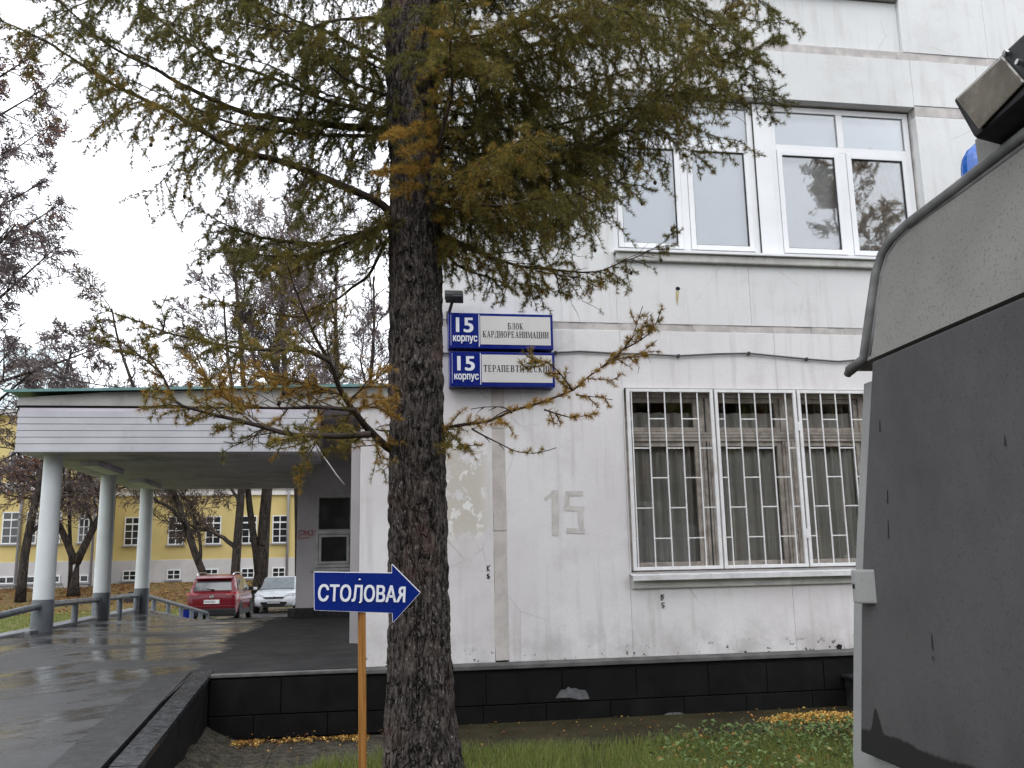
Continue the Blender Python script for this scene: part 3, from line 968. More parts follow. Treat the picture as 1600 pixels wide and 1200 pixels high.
def tile_rows(parent, x0, x1, yf, rows, first):
    """stone tiles, each its own piece"""
    for r, (za, zb) in enumerate(rows):
        x = x0 + (0 if r % 2 == 0 else -0.0)
        k = 0
        while x < x1 - 0.02:
            w = random.uniform(0.6, 0.78) if not (k == 0 and r % 2) else random.uniform(0.35, 0.5)
            xe = min(x + w, x1)
            if x1 - xe < 0.2: xe = x1
            y = yf - random.uniform(0, 0.006)
            mb = MB(); mb.box((x + 0.003, y, za + 0.003), (xe - 0.003, yf + 0.03, zb - 0.003))
            mb.build('tile', M['tile'], parent, bevel=0.003, seg=1)
            x = xe; k += 1


tile_rows(H, 0.0, 7.4, FY - 0.085, [(0.205, 0.505), (0.0, 0.2)], 0)
p = [onY(x, y, FY - 0.093) for x, y in ((868, 1091), (873, 1083), (877, 1078), (884, 1077), (888, 1073), (893, 1076), (900, 1075), (905, 1078), (914, 1078), (918, 1083), (921, 1092), (905, 1093), (890, 1090))]
mb = MB(); mb.prism(p, (0, 0.006, 0)); mb.build('bare_patch', M['flake'], H)
p = [onY(x, y, FY - 0.093) for x, y in ((1032, 1120), (1044, 1114), (1062, 1113), (1078, 1118), (1086, 1123), (1040, 1124))]
mb = MB(); mb.prism(p, (0, 0.006, 0)); mb.build('bare_patch', M['flake'], H)
# dark chip hole low on the wall near the right end
p = [onY(x, y, FY + 0.001) for x, y in ((1306, 1010), (1310, 1006), (1316, 1008), (1315, 1014), (1311, 1020), (1309, 1015))]
mb = MB(); mb.prism(p, (0, 0.002, 0)); mb.build('chip', M['dark'], H)
# small bracket box of the light well at the foot of the wall
mb = MB(); mb.box((5.02, 9.2, 0.33), (5.5, 9.5, 0.36)); mb.box((5.06, 9.24, 0.0), (5.46, 9.5, 0.32))
tag(mb.build('light_well', M['granite_rough'], bevel=0.006), 'low dark box with pale lid against the plinth, behind the ambulance', 'light well')

# --- sills
mb = MB()
mb.prism([(2.80, FY + 0.06, 1.455), (2.80, FY - 0.12, 1.425), (2.80, FY - 0.12, 1.375), (2.80, FY - 0.112, 1.375), (2.80, FY - 0.112, 1.417), (2.80, FY + 0.06, 1.447)], (3.84, 0, 0))
mb.build('window_sill', M['sill_metal'], H)
mb = MB(); mb.box((2.82, FY - 0.035, 1.29), (6.62, FY + 0.001, 1.405)); mb.build('window_ledge', M['ledge'], H, bevel=0.01)
mb = MB(); mb.box((2.76, FY - 0.10, 4.955), (6.68, FY + 0.06, 4.985)); mb.build('window_sill', M['pvc'], H, bevel=0.004)
mb = MB(); mb.box((2.79, FY - 0.06, 4.865), (6.645, FY + 0.1, 4.953)); mb.build('window_ledge', M['ledge'], H, bevel=0.012)


# --- upper white plastic window
def ring(mb, x0, x1, z0, z1, w, y0, y1, mi=0):
    mb.box((x0, y0, z0), (x0 + w, y1, z1), mi); mb.box((x1 - w, y0, z0), (x1, y1, z1), mi)
    mb.box((x0 + w, y0, z0), (x1 - w, y1, z0 + w), mi); mb.box((x0 + w, y0, z1 - w), (x1 - w, y1, z1), mi)


YW = FY + 0.13
halves = [(2.80, 4.585), (4.80, 6.63)]
zt = 6.36                                         # transom
for hx, (a, b) in enumerate(halves):
    mb = MB()
    ring(mb, a, b, 5.0, 6.93, 0.07, YW, YW + 0.07)
    c = (a + b) / 2
    mb.box((a + 0.07, YW, zt), (b - 0.07, YW + 0.07, zt + 0.075))
    mb.box((c - 0.045, YW, 5.07), (c + 0.045, YW + 0.07, zt)); mb.box((c - 0.04, YW, zt + 0.075), (c + 0.04, YW + 0.07, 6.86))
    fr = mb.build('window', M['pvc'], H, bevel=0.006)
    for j, (p0, p1) in enumerate(((a + 0.07, c - 0.045), (c + 0.045, b - 0.07))):
        mb = MB(); ring(mb, p0 + 0.004, p1 - 0.004, 5.074, zt - 0.004, 0.06, YW - 0.014, YW + 0.05)
        mb.build('sash', M['pvc'], fr, bevel=0.006)
        mb = MB(); ring(mb, p0 + 0.065, p1 - 0.065, 5.135, zt - 0.065, 0.006, YW + 0.0, YW + 0.012)
        mb.build('gasket', M['gasket'], fr)
        mb = MB(); mb.box((p0 + 0.06, YW + 0.014, 5.13), (p1 - 0.06, YW + 0.022, zt - 0.06)); mb.build('pane', M['pane_up'], fr)
        mb = MB(); mb.box((p0 - 0.03, YW + 0.02, zt + 0.07), (p1 + 0.03, YW + 0.028, 6.865)); mb.build('pane', M['pane_up'], fr)
    # blinds just behind the glass; tan folds added for the brown tree reflection
    for (p0, p1, z0, z1, mt) in (((a + 0.05, b - 0.05, 5.05, 6.9, M['blind']),) if hx == 0 else
                                 ((a + 0.05, c, 5.05, zt + 0.03, M['blind_white']), (a + 0.05, b - 0.05, zt + 0.031, 6.9, M['blind']), (c + 0.001, b - 0.05, 5.05, zt + 0.03, M['reflection_tan']))):
        mb = MB(); nseg = 60 if mt is M['reflection_tan'] else 2
        for k in range(nseg):
            xa, xb = p0 + (p1 - p0) * k / nseg, p0 + (p1 - p0) * (k + 1) / nseg
            f = lambda x: YW + 0.12 + (0.02 * math.sin(x * 55) + 0.012 * math.sin(x * 23 + 1) if mt is M['reflection_tan'] else 0)
            mb.add([(xa, f(xa), z0), (xb, f(xb), z0), (xb, f(xb), z1), (xa, f(xa), z1)], [(0, 1, 2, 3)])
        mb.build('blind' if mt is not M['reflection_tan'] else 'curtain', mt, fr)
mb = MB(); mb.box((4.586, YW - 0.02, 5.0), (4.799, YW + 0.1, 6.93)); mb.build('mullion', M['pvc'], H, bevel=0.006)
mb = MB(); mb.box((4.586 - 0.005, YW - 0.022, 5.0), (4.586 + 0.004, YW - 0.001, 6.93)); mb.build('gasket', M['gasket'], H)

# --- barred lower window: old timber frames, curtains, dark room
YO = FY + 0.17
bays = [(2.83, 3.83), (3.83, 4.80), (4.80, 5.75), (5.75, 6.61)]
mb = MB()
mb.box((2.821, YO, 1.425), (6.619, YO + 0.09, 1.50)); mb.box((2.821, YO, 3.35), (6.619, YO + 0.09, 3.42))
mb.box((2.821, YO, 1.50), (2.90, YO + 0.09, 3.35)); mb.box((6.54, YO, 1.50), (6.619, YO + 0.09, 3.35))
mb.box((2.90, YO - 0.01, 2.86), (6.54, YO + 0.09, 2.965))
for x in (3.79, 4.76, 5.72):
    mb.box((x - 0.075, YO - 0.012, 1.50), (x + 0.075, YO + 0.095, 2.86)); mb.box((x - 0.075, YO - 0.012, 2.965), (x + 0.075, YO + 0.095, 3.35))
frw = mb.build('window', M['wood_old'], H, bevel=0.008)
mb = MB()
for x in (3.79, 4.76, 5.72):
    mb.box((x - 0.012, YO - 0.0135, 1.50), (x + 0.006, YO - 0.008, 2.86)); mb.box((x - 0.012, YO - 0.0135, 2.965), (x + 0.006, YO - 0.008, 3.35))
    mb.box((x + 0.03, YO - 0.0135, 1.50), (x + 0.035, YO - 0.008, 2.86)); mb.box((x - 0.05, YO - 0.0135, 1.50), (x - 0.045, YO - 0.008, 2.86))
mb.box((2.90, YO - 0.0125, 2.895), (6.54, YO - 0.006, 2.903)); mb.box((2.90, YO - 0.0125, 2.93), (6.54, YO - 0.006, 2.935)); mb.box((2.84, YO - 0.004, 1.465), (6.6, YO + 0.002, 1.472))
mb.build('groove', M['gasket'], frw)
xs_ = [2.90, 3.715, 3.865, 4.685, 4.835, 5.645, 5.795, 6.54]
for k in range(4):
    a, b = xs_[2 * k], xs_[2 * k + 1]
    for (z0, z1) in ((1.50, 2.86), (2.965, 3.35)):
        mb = MB(); ring(mb, a + 0.004, b - 0.004, z0 + 0.004, z1 - 0.004, 0.05, YO + 0.012, YO + 0.07)
        mb.build('sash', M['wood_old'], frw, bevel=0.006)
        mb = MB(); mb.box((a + 0.04, YO + 0.045, z0 + 0.04), (b - 0.04, YO + 0.049, z1 - 0.04)); mb.build('pane', M['pane_low'], frw)
    mb = MB()
    n = 60
    f = lambda x: YO + 0.14 + 0.028 * math.sin(x * 38 + 2 * math.sin(x * 5)) + 0.012 * math.sin(x * 81)
    p0, p1 = a - 0.05, b + 0.05
    for q in range(n):
        xa, xb = p0 + (p1 - p0) * q / n, p0 + (p1 - p0) * (q + 1) / n
        mb.add([(xa, f(xa), 1.4), (xb, f(xb), 1.4), (xb, f(xb), 3.2), (xa, f(xa), 3.2)], [(0, 1, 2, 3)])
    mb.build('curtain', M['curtain'], frw, smooth=True)
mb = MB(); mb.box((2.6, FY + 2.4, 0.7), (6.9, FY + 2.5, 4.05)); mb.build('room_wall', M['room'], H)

# --- white grilles, every bar its own piece
YG = FY - 0.045
for gi, (a, b) in enumerate(bays):
    z0, z1 = 1.475, 3.412
    mb = MB()
    ring(mb, a + 0.006, b - 0.012, z0, z1, 0.035, YG, YG + 0.03)
    if gi == 2:
        for z in (1.78, 2.95): mb.box((a - 0.016, YG - 0.012, z), (a + 0.004, YG + 0.018, z + 0.10))
    g = mb.build('window_grille', M['grille'], H, bevel=0.004)
    w = b - a - 0.018
    fr = [0.055, 0.245, 0.435, 0.625, 0.815]
    if gi: fr = [0.11, 0.30, 0.49, 0.68, 0.87]
    X = [a + 0.006 + w * q for q in fr]
    vb = MB(); vb.bar((0, 0, z0 + 0.03), (0, 0, z1 - 0.03), 0.012, 0.012, up=(0, 1, 0)); vme = vb.mesh('bar', M['grille'])
    for x in X:
        link('bar', vme, g, (x - ORG[H.name][0], YG + 0.012 - ORG[H.name][1], 0))
    ed = [a + 0.04] + X + [b - 0.046]
    for c in range(6):
        hb = MB(); hb.box((ed[c] + 0.006, -0.006, -0.006), (ed[c + 1] - 0.006, 0.006, 0.006)); hme = hb.mesh('crossbar', M['grille'])
        for q in ((0.17, 0.50, 0.83) if c % 2 == 0 else (0.335, 0.665)):
            link('crossbar', hme, g, (-ORG[H.name][0], YG + 0.012 - ORG[H.name][1], z1 - (z1 - z0) * q))

# --- one-storey wing to the left of the corner, its side wall, back wall with a window
panel('wing_front', 0.0, XL, 0.60, 3.22, g=0.003, th=0.3)
mb = MB()
mb.box((0.0, FY + 0.3, 0.0), (0.3, 12.5, 3.2)); mb.box((-0.115, 12.5, 0.0), (0.3, 19.0, 3.2)); mb.box((-0.01, FY - 0.03, 3.2), (XL, 19.2, 3.27))
mb.box((-1.22, 19.0, 0.0), (XL, 19.25, 5.0)); mb.box((-1.22, 19.25, 0.0), (-1.0, 24.0, 3.9))
mb.build('wing_wall', M['wing_wall'], H, bevel=0.004)
mb = MB(); mb.box((-1.36, 18.88, 0.55), (-0.115, 19.0, 0.77)); mb.build('wing_plinth', M['granite_rough'], H, bevel=0.01)
mb = MB(); ring(mb, -0.86, -0.13, 1.53, 2.96, 0.06, 18.94, 19.0)
mb.box((-0.80, 18.94, 2.18), (-0.19, 19.0, 2.27)); mb.box((-0.95, 18.93, 1.46), (-0.12, 19.0, 1.52))
ww = mb.build('window', simple('grey_window_paint', (0.33, 0.32, 0.31), 0.6), H, bevel=0.006)
mb = MB(); ring(mb, -0.79, -0.2, 1.60, 2.17, 0.05, 18.93, 18.985); mb.build('sash', ww.data.materials[0], ww, bevel=0.006)
for (z0, z1) in ((1.6, 2.17), (2.28, 2.89)):
    mb = MB(); mb.box((-0.79, 18.985, z0), (-0.2, 18.992, z1)); mb.build('pane', M['pane_far'], ww)

# --- markings on the walls
mb = MB()
def stroke(mb, pts, w, y):
    for (p, q) in zip(pts[:-1], pts[1:]):
        p, q = np.array(p, float), np.array(q, float)
        d = q - p; L = np.linalg.norm(d); d /= L
        s = np.array((-d[1], d[0])) * w / 2; e = d * w * 0.4
        poly = [p - s - e, q - s + e, q + s + e, p + s - e]
        mb.prism([(c[0], y, c[1]) for c in poly], (0, 0.002, 0))
def pxs(L, Y): return [(lambda v: (v[0], v[2]))(onY(x, y, Y)) for x, y in L]
yst = FY - 0.0035
stroke(mb, pxs([(853, 779), (866, 769)], FY), 0.035, yst)
stroke(mb, pxs([(867, 770), (867.5, 833)], FY), 0.068, yst - 0.0003)
mb2 = MB()
for k, seg in enumerate(([(886, 771), (908, 771)], [(886, 778), (886.5, 790)], [(884, 794), (909, 795)], [(907, 801), (908, 825)], [(888, 829), (911, 830)])):
    stroke(mb2, pxs(seg, FY), 0.052, yst - 0.0003 * k)
mb.build('stencilled_numeral', M['stencil'], H); mb2.build('stencilled_numeral', M['stencil'], H)
for k, L in enumerate(([(761, 884), (761.5, 892)], [(765, 883), (761.5, 888), (765, 892)], [(764, 897), (761, 898), (764, 901), (761, 903), (764, 904), (765, 901), (761, 899)],
          [(1033, 929), (1033, 937)], [(1037, 929), (1033, 931), (1037, 933), (1034, 938)], [(1038, 942), (1034, 942), (1034, 945), (1038, 947), (1035, 950)])):
    mb = MB(); stroke(mb, pxs(L, FY), 0.009, FY - 0.003 - 0.0004 * k); mb.build('handwriting', M['marker'], H)

mb = MB()
for k, L in enumerate(([(466, 832), (470, 829), (475, 829), (475, 834), (468, 836), (467, 841), (484, 840)], [(477, 837), (477, 830), (480, 834), (482, 830), (483, 837)], [(485, 829), (488, 829), (488, 836), (485, 836)], [(492, 829), (494, 837)])):
    stroke(mb, pxs(L, 18.99), 0.02, 18.991 - 0.0004 * k)
mb.build('graffiti', M['graffiti'], H)
# rust hole with its run
mb = MB(); p = [onY(x, y, FY - 0.003) for x, y in ((1056, 455), (1061, 455), (1060, 466), (1058.5, 478), (1056.5, 468))]
mb.prism(p, (0, 0.002, 0)); mb.build('rust_streak', M['rust'], H)
mb = MB(); c = onY(1059, 451, FY)
mb.prism([(c[0] + 0.026 * math.cos(a), FY - 0.004, c[2] + 0.022 * math.sin(a)) for a in np.linspace(0, 6.28, 11)[:-1]], (0, 0.003, 0)); mb.build('bolt_hole', M['dark'], H)


# ------------------------------------------------------------------ serif letters for the light boxes
def serif_glyph(ch, mb, x, z, h, w, y):
    """strokes in a unit box: fat stems, thin bars, small feet"""
    st, th = 0.24, 0.085
    def R(a, b, c, d): mb.prism([(x + a * w, y, z + b * h), (x + c * w, y, z + b * h), (x + c * w, y, z + d * h), (x + a * w, y, z + d * h)], (0, 0.001, 0))
    def stem(a, b=0.0, t=1.0):
        R(a, b, a + st, t)
        R(a - 0.06, b, a, b + th); R(a + st, b, a + st + 0.06, b + th); R(a - 0.06, t - th, a, t); R(a + st, t - th, a + st + 0.06, t)
    def D(p, q, t):
        p, q = np.array(p, float), np.array(q, float)
        mb.prism([(x + (p[0] - t / 2) * w, y, z + p[1] * h), (x + (p[0] + t / 2) * w, y, z + p[1] * h), (x + (q[0] + t / 2) * w, y, z + q[1] * h), (x + (q[0] - t / 2) * w, y, z + q[1] * h)], (0, 0.001, 0))
    def bowl(cx, cz, rx, rz, a0, a1, n=12, fat=st):
        A = np.linspace(math.radians(a0), math.radians(a1), n + 1)
        for s, e in zip(A[:-1], A[1:]):
            P = []
            for a in (s, e):
                P.append((x + (cx + rx * math.cos(a)) * w, y, z + (cz + rz * math.sin(a)) * h))
            for a in (e, s):
                P.append((x + (cx + (rx - fat) * math.cos(a)) * w, y, z + (cz + (rz - th) * math.sin(a)) * h))
            mb.prism(P, (0, 0.001, 0))
    if ch in 'ЛД':
        R(0.66, 0.0, 0.66 + st, 0.97); R(0.26, 0.945, 0.95, 1.0); D((0.12, 0.05), (0.38, 0.95), 0.08)
        if ch == 'Л': R(0.0, 0, 0.24, th); R(0.58, 0, 0.94, th)
        else: R(0.0, -0.0, 0.98, th); R(0.0, -0.16, 0.07, 0.0); R(0.91, -0.16, 0.98, 0.0)
    elif ch in 'БВР':
        stem(0.12)
        R(0.32, 0.0, 0.6, th) if ch != 'Р' else None
        if ch == 'Б':
            R(0.32, 1 - th, 0.85, 1.0); R(0.79, 0.78, 0.85, 1.0); R(0.32, 0.54, 0.6, 0.54 + th); bowl(0.58, 0.297, 0.36, 0.297, -90, 90)
        elif ch == 'В':
            R(0.32, 1 - th, 0.6, 1.0); R(0.32, 0.5, 0.6, 0.5 + th); bowl(0.56, 0.76, 0.33, 0.24, -90, 90); bowl(0.58, 0.27, 0.37, 0.27, -90, 90)
        else:
            R(0.32, 1 - th, 0.6, 1.0); R(0.32, 0.44, 0.6, 0.44 + th); bowl(0.58, 0.72, 0.37, 0.28, -90, 90)
    elif ch == 'О': bowl(0.5, 0.5, 0.46, 0.5, 0, 360, 22)
    elif ch == 'С':
        bowl(0.52, 0.5, 0.46, 0.5, 50, 310, 16); R(0.80, 0.72, 0.88, 0.95)
    elif ch == 'К':
        stem(0.1); D((0.42, 0.5), (0.82, 0.98), 0.09); D((0.80, 0.02), (0.45, 0.55), st); R(0.66, 0, 0.98, th); R(0.66, 1 - th, 0.95, 1)
    elif ch == 'А':
        D((0.14, 0.02), (0.48, 1.0), 0.07); D((0.80, 0.02), (0.48, 1.0), st); R(0.26, 0.3, 0.7, 0.3 + th); R(0.0, 0, 0.26, th); R(0.62, 0, 1.0, th)
    elif ch in 'ИЙ':
        stem(0.08); stem(0.70); D((0.24, 0.12), (0.74, 0.88), 0.08)
        if ch == 'Й': R(0.36, 1.06, 0.64, 1.13)
    elif ch == 'Н': stem(0.08); stem(0.70); R(0.28, 0.47, 0.70, 0.47 + th)
    elif ch == 'П': stem(0.08); stem(0.70); R(0.28, 1 - th, 0.70, 1)
    elif ch == 'М':
        R(0.07, 0, 0.12, 1); R(0.0, 0, 0.2, th); R(0.78, 0, 0.98, 1); R(0.72, 0, 1.04, th); D((0.48, 0.05), (0.16, 1.0), 0.17); D((0.5, 0.05), (0.82, 1.0), 0.06)
    elif ch == 'Е':
        stem(0.12); R(0.32, 0, 0.86, th); R(0.32, 1 - th, 0.84, 1); R(0.32, 0.48, 0.66, 0.48 + th); R(0.8, 0, 0.86, 0.22); R(0.78, 0.78, 0.84, 1); R(0.62, 0.38, 0.67, 0.64)
    elif ch == 'Т':
        R(0.4, 0, 0.4 + st, 1); R(0.28, 0, 0.72, th); R(0.05, 1 - th, 0.95, 1); R(0.05, 0.76, 0.11, 1); R(0.89, 0.76, 0.95, 1)
    elif ch == 'Ч':
        stem(0.68); R(0.1, 0.5, 0.1 + st, 1.0); R(0.02, 1 - th, 0.4, 1); R(0.3, 0.42, 0.68, 0.42 + th); R(0.14, 0.44, 0.3, 0.52)
    elif ch == 'Ц':
        stem(0.08); stem(0.66); R(0.28, 0, 0.66, th); R(0.86, 0, 1.0, th); R(0.94, -0.16, 1.0, 0)


def serif_text(txt, x0, x1, z, h, y, tilt=0.0):
    mb = MB()
    wd = {'М': 1.15, 'Д': 1.05, 'О': 1.0, 'Ц': 1.05, 'Р': 0.85, 'Е': 0.88}
    ws = [wd.get(c, 0.98) for c in txt]
    tot = sum(ws) + 0.13 * (len(txt) - 1)
    u = (x1 - x0) / tot
    x = x0
    for c, w in zip(txt, ws):
        serif_glyph(c, mb, x, z, h, w * u, y)
        x += (w + 0.13) * u
    return mb


def light_box(label, L, R_, T, B, lines):
    """an illuminated box sign on the wall: blue body, number field, white name field"""
    d = 0.16
    s = tag(empty('light_box_sign', ((L + R_) / 2, FY - d, B)), label, 'sign', 'light box signs on the hospital wall')
    mb = MB(); mb.box((L, FY - d, B), (R_, FY - 0.002, T)); mb.build('box', M['blue'], s, bevel=0.006)
    dv = L + (R_ - L) * 0.288
    mb = MB(); mb.box((dv + 0.012, FY - d - 0.003, B + 0.045), (R_ - 0.028, FY - d + 0.01, T - 0.03)); mb.build('name_field', M['sign_white'], s)
    mb = MB(); y = FY - d - 0.0035
    mb.box((dv - 0.004, y, B + 0.02), (dv + 0.004, FY - d + 0.005, T - 0.015))
    mb.box((L + 0.022, y, B + 0.03), (L + 0.025, FY - d + 0.005, T - 0.02)); mb.build('line', M['letter_white'], s)
    cx = (L + dv) / 2 + 0.008
    hh = T - B
    put_text('numeral', '15', M['letter_white'], s, (cx, FY - d - 0.001, B + hh * 0.655), (1, 0, 0), (0, 0, 1), (dv - L) * 0.58, hh * 0.40, 0.028)
    put_text('word', 'корпус', M['letter_white'], s, (cx + 0.004, FY - d - 0.001, B + hh * 0.245), (1, 0, 0), (0, 0, 1), (dv - L) * 0.80, hh * 0.22, 0.03)
    for (txt, x0, x1, z, h) in lines:
        serif_text(txt, x0, x1, z, h, FY - d - 0.0045).build('name_lettering', M['letter_black'], s)
    return s


def rect_on(L, R_, T, B, Y):
    a, b, c = onY(*L, Y), onY(*R_, Y), onY(*B, Y)
    return a, b, c


YB = FY - 0.16
q = lambda x, y: onY(x, y, YB)
L1, R1, T1, B1 = q(701, 515)[0], q(864, 515)[0], q(780, 490)[2], q(780, 545)[2]
L2, R2, T2, B2 = q(703, 580)[0], q(867, 580)[0], q(780, 550)[2], q(780, 604)[2]
light_box('upper blue and white light box sign naming the cardiac unit', L1, R1, T1, B1,
          [('БЛОК', q(793, 510)[0], q(817, 510)[0], q(805, 515)[2], q(805, 505)[2] - q(805, 515)[2]),
           ('КАРДИОРЕАНИМАЦИИ', q(754, 522)[0], q(857, 522)[0], q(805, 528)[2], q(805, 518)[2] - q(805, 528)[2])])
light_box('lower blue and white light box sign naming the therapeutic block', L2, R2, T2, B2,
          [('ТЕРАПЕВТИЧЕСКИЙ', q(755, 576)[0], q(862, 576)[0], q(805, 581.5)[2], q(805, 571)[2] - q(805, 581.5)[2])])

# conduit along the wall
cp = [onY(x, y, FY - 0.02) for x, y in ((640, 553), (690, 552), (760, 553), (830, 554), (868, 551), (905, 549), (960, 552), (1000, 553), (1060, 556), (1120, 553), (1170, 552), (1210, 556), (1260, 561), (1310, 565), (1345, 562), (1400, 560), (1500, 561))]
mb = MB(); mb.tube(cp, 0.011, 6)
cab = tag(mb.build('wall_cable', M['cable'], smooth=True), 'thin grey cable sagging along the wall above the barred window', 'cable')
for k in (4, 6, 8, 10, 12, 14):
    mb = MB(); c = cp[k]; mb.box((c[0] - 0.012, FY - 0.036, c[2] - 0.02), (c[0] + 0.012, FY - 0.001, c[2] + 0.016)); mb.build('clip', M['gasket'], cab)
# floodlight over the signs
c = onY(708, 463, FY - 0.25)
fl = tag(empty('floodlight', (c[0] - 0.05, FY, c[2])), 'small old floodlight on a bracket above the blue signs', 'lamp')
mb = MB(); mb.prism([(c[0] - 0.10, FY - 0.36, c[2] - 0.012), (c[0] - 0.10, FY - 0.36, c[2] + 0.035), (c[0] - 0.07, FY - 0.14, c[2] + 0.055), (c[0] - 0.07, FY - 0.14, c[2] - 0.045)], (0.19, 0, 0)); mb.build('lamp_housing', M['cement'], fl, bevel=0.01)
mb = MB(); mb.box((c[0] - 0.09, FY - 0.35, c[2] - 0.018), (c[0] + 0.08, FY - 0.2, c[2] - 0.012)); mb.build('lens', M['lamp_clear'], fl)
mb = MB(); mb.bar((c[0], FY - 0.2, c[2] - 0.03), (c[0] - 0.03, FY, c[2] - 0.14), 0.03, 0.02); mb.box((c[0] - 0.05, FY - 0.02, c[2] - 0.24), (c[0] + 0.0, FY - 0.001, c[2] - 0.1)); mb.build('bracket', M['cement'], fl)

# ================================================================== CANOPY OVER THE AMBULANCE PLATFORM
CY0, CY1, CX0, CX1 = 16.1, 24.3, -5.53, -0.745
K = tag(empty('entrance_canopy', (-3, 20, 0.6)), 'flat white-sided canopy on three round columns over the wet platform', 'canopy')
bz = np.linspace(3.51, 4.165, 7)
for k in range(6):
    mb = MB()
    o = 0.012 * (k % 2) * 0 
    mb.prism([(CX0, CY0 - 0.002, bz[k] + 0.006), (CX0, CY0 - 0.008, bz[k] + 0.012), (CX0, CY0 - 0.006, bz[k + 1]), (CX0, CY0 + 0.01, bz[k + 1]), (CX0, CY0 + 0.01, bz[k] + 0.006)], (CX1 - CX0, 0, 0))
    mb.build('siding_board', M['siding'], K)
    mb = MB(); mb.prism([(CX0 - 0.0, CY0, bz[k] + 0.012), (CX0 - 0.014, CY0, bz[k] + 0.02), (CX0 - 0.004, CY0, bz[k + 1]), (CX0 + 0.01, CY0, bz[k + 1]), (CX0 + 0.01, CY0, bz[k] + 0.012)], (0, CY1 - CY0, 0))
    mb.build('siding_board', M['siding'], K)
mb = MB(); mb.box((CX0 + 0.012, CY0 + 0.012, 3.50), (CX1, CY1, 4.22)); mb.build('canopy_slab', M['soffit'], K)
mb = MB(); mb.box((CX0 - 0.01, CY0 - 0.012, 3.492), (CX1, CY0 + 0.01, 3.52)); mb.build('edge_strip', M['siding'], K)
mb = MB(); mb.box((CX0 - 0.05, CY0 + 0.02, 4.222), (CX1 + 0.02, CY1, 4.262)); mb.build('shadow_gap', M['dark'], K)
# plastered parapet wedge, taller to the right
def zroof(x): return 4.50 + (x - CX0) * 0.026
mb = MB()
pts = [(CX0 - 0.02, 4.262), (0.79, 4.262), (0.79, zroof(0.79) - 0.04), (-4.2, 4.49), (CX0 - 0.02, 4.385)]
mb.prism([(a, CY0 + 0.0, b) for a, b in pts], (0, 0.2, 0)); mb.build('parapet', M['band'], K)
mb = MB(); mb.box((CX1 + 0.02, CY0 + 0.2, 4.27), (0.79, 19.0, 4.40)); mb.build('roof_underside', M['soffit'], K)
mb = MB(); mb.box((CX0 + 0.1, CY0 + 0.25, 4.262), (CX1, CY1, 4.46)); mb.build('roof_core', M['dark'], K)
mb = MB()
a, b = CX0 - 0.2, 0.79
for (x0, x1) in ((a, b),):
    mb.prism([(x0, CY0 - 0.16, zroof(x0)), (x0, CY0 - 0.16, zroof(x0) - 0.045), (x0, CY0 - 0.15, zroof(x0) - 0.045), (x0, CY0 - 0.15, zroof(x0) - 0.012), (x0, CY1 + 0.1, zroof(x0) + 0.05), (x0, CY1 + 0.1, zroof(x0) + 0.062)], (x1 - x0, 0, zroof(x1) - zroof(x0)))
rf = mb.build('roof', M['roof_green'], K)
for x in np.linspace(a + 0.3, b - 0.3, 10):
    mb = MB(); mb.bar((x, CY0 - 0.14, zroof(x) + 0.012), (x, CY1, zroof(x) + 0.075), 0.02, 0.03); mb.build('seam', M['roof_green'], rf)
for (cx, cy) in ((-5.13, 16.72), (-5.17, 20.45), (-5.06, 23.55)):
    mb = MB()
    zs = [1.12, 2.3, 3.5]
    mb.tube([(cx, cy, z) for z in zs], [0.166, 0.158, 0.148], 28)
    col = sharp(mb.build('column', M['col_white'], K))
    mb = MB(); mb.tube([(cx, cy, 0.5), (cx, cy, 1.122)], [0.176, 0.169], 28); sharp(mb.build('column_base', M['grey_paint'], col))
for (a, b) in (((138, 722), (184, 742)), ((208, 748), (240, 760))):
    za = 3.44
    p, q_ = onZ(*a, za), onZ(*b, za)
    mb = MB(); mb.box((-4.95, p[1] * 0 + (17.6 if a[0] == 138 else 21.2), 3.42), (-4.62, (19.4 if a[0] == 138 else 23.0), 3.499))
    lampb = mb.build('soffit_lamp', M['soffit'], K, bevel=0.01)
    y0 = 17.6 if a[0] == 138 else 21.2
    mb = MB(); mb.box((-4.92, y0 + 0.06, 3.412), (-4.65, y0 + 1.74, 3.421)); mb.build('diffuser', M['blind_white'], lampb)
# loose wire hanging from the canopy corner
p = [onY(x, y, 15.9) for x, y in ((492, 690), (500, 705), (512, 722), (526, 742), (538, 757))]
mb = MB(); mb.tube(p, 0.011, 5); tag(mb.build('loose_wire', simple('white_wire', (0.5, 0.5, 0.5), 0.6), smooth=True), 'pale loose wire dangling from the canopy corner', 'wire')

# handrails along the platform edge
def handrail(label, pts, posts):
    base = pts[0]
    h = tag(empty('handrail', tuple(base)), label, 'handrail', 'grey pipe handrails along the platform edge')
    mb = MB(); mb.tube(pts, 0.055, 12); sharp(mb.build('rail', M['rail_grey'], h), 60)
    for (p, zb) in posts:
        mb = MB(); mb.tube([(p[0], p[1], zb), (p[0], p[1], p[2])], 0.06, 12); sharp(mb.build('post', M['rail_grey'], h), 60)
XRl = -5.15
handrail('grey pipe handrail sloping down in front of the nearest column', [(XRl, 16.55, 1.02), (XRl - 0.15, 14.9, 0.93), (XRl - 0.9, 13.2, 0.83), (XRl - 1.9, 11.6, 0.72)], [((XRl - 0.9, 13.2, 0.83), 0.2), ((XRl - 1.9, 11.6, 0.72), 0.1)])
handrail('grey pipe handrail between the nearest and middle columns', [(XRl, 16.88, 1.03), (XRl - 0.03, 20.28, 0.99)], [((XRl, 18.6, 1.0), 0.5), ((XRl - 0.02, 20.2, 0.98), 0.5)])
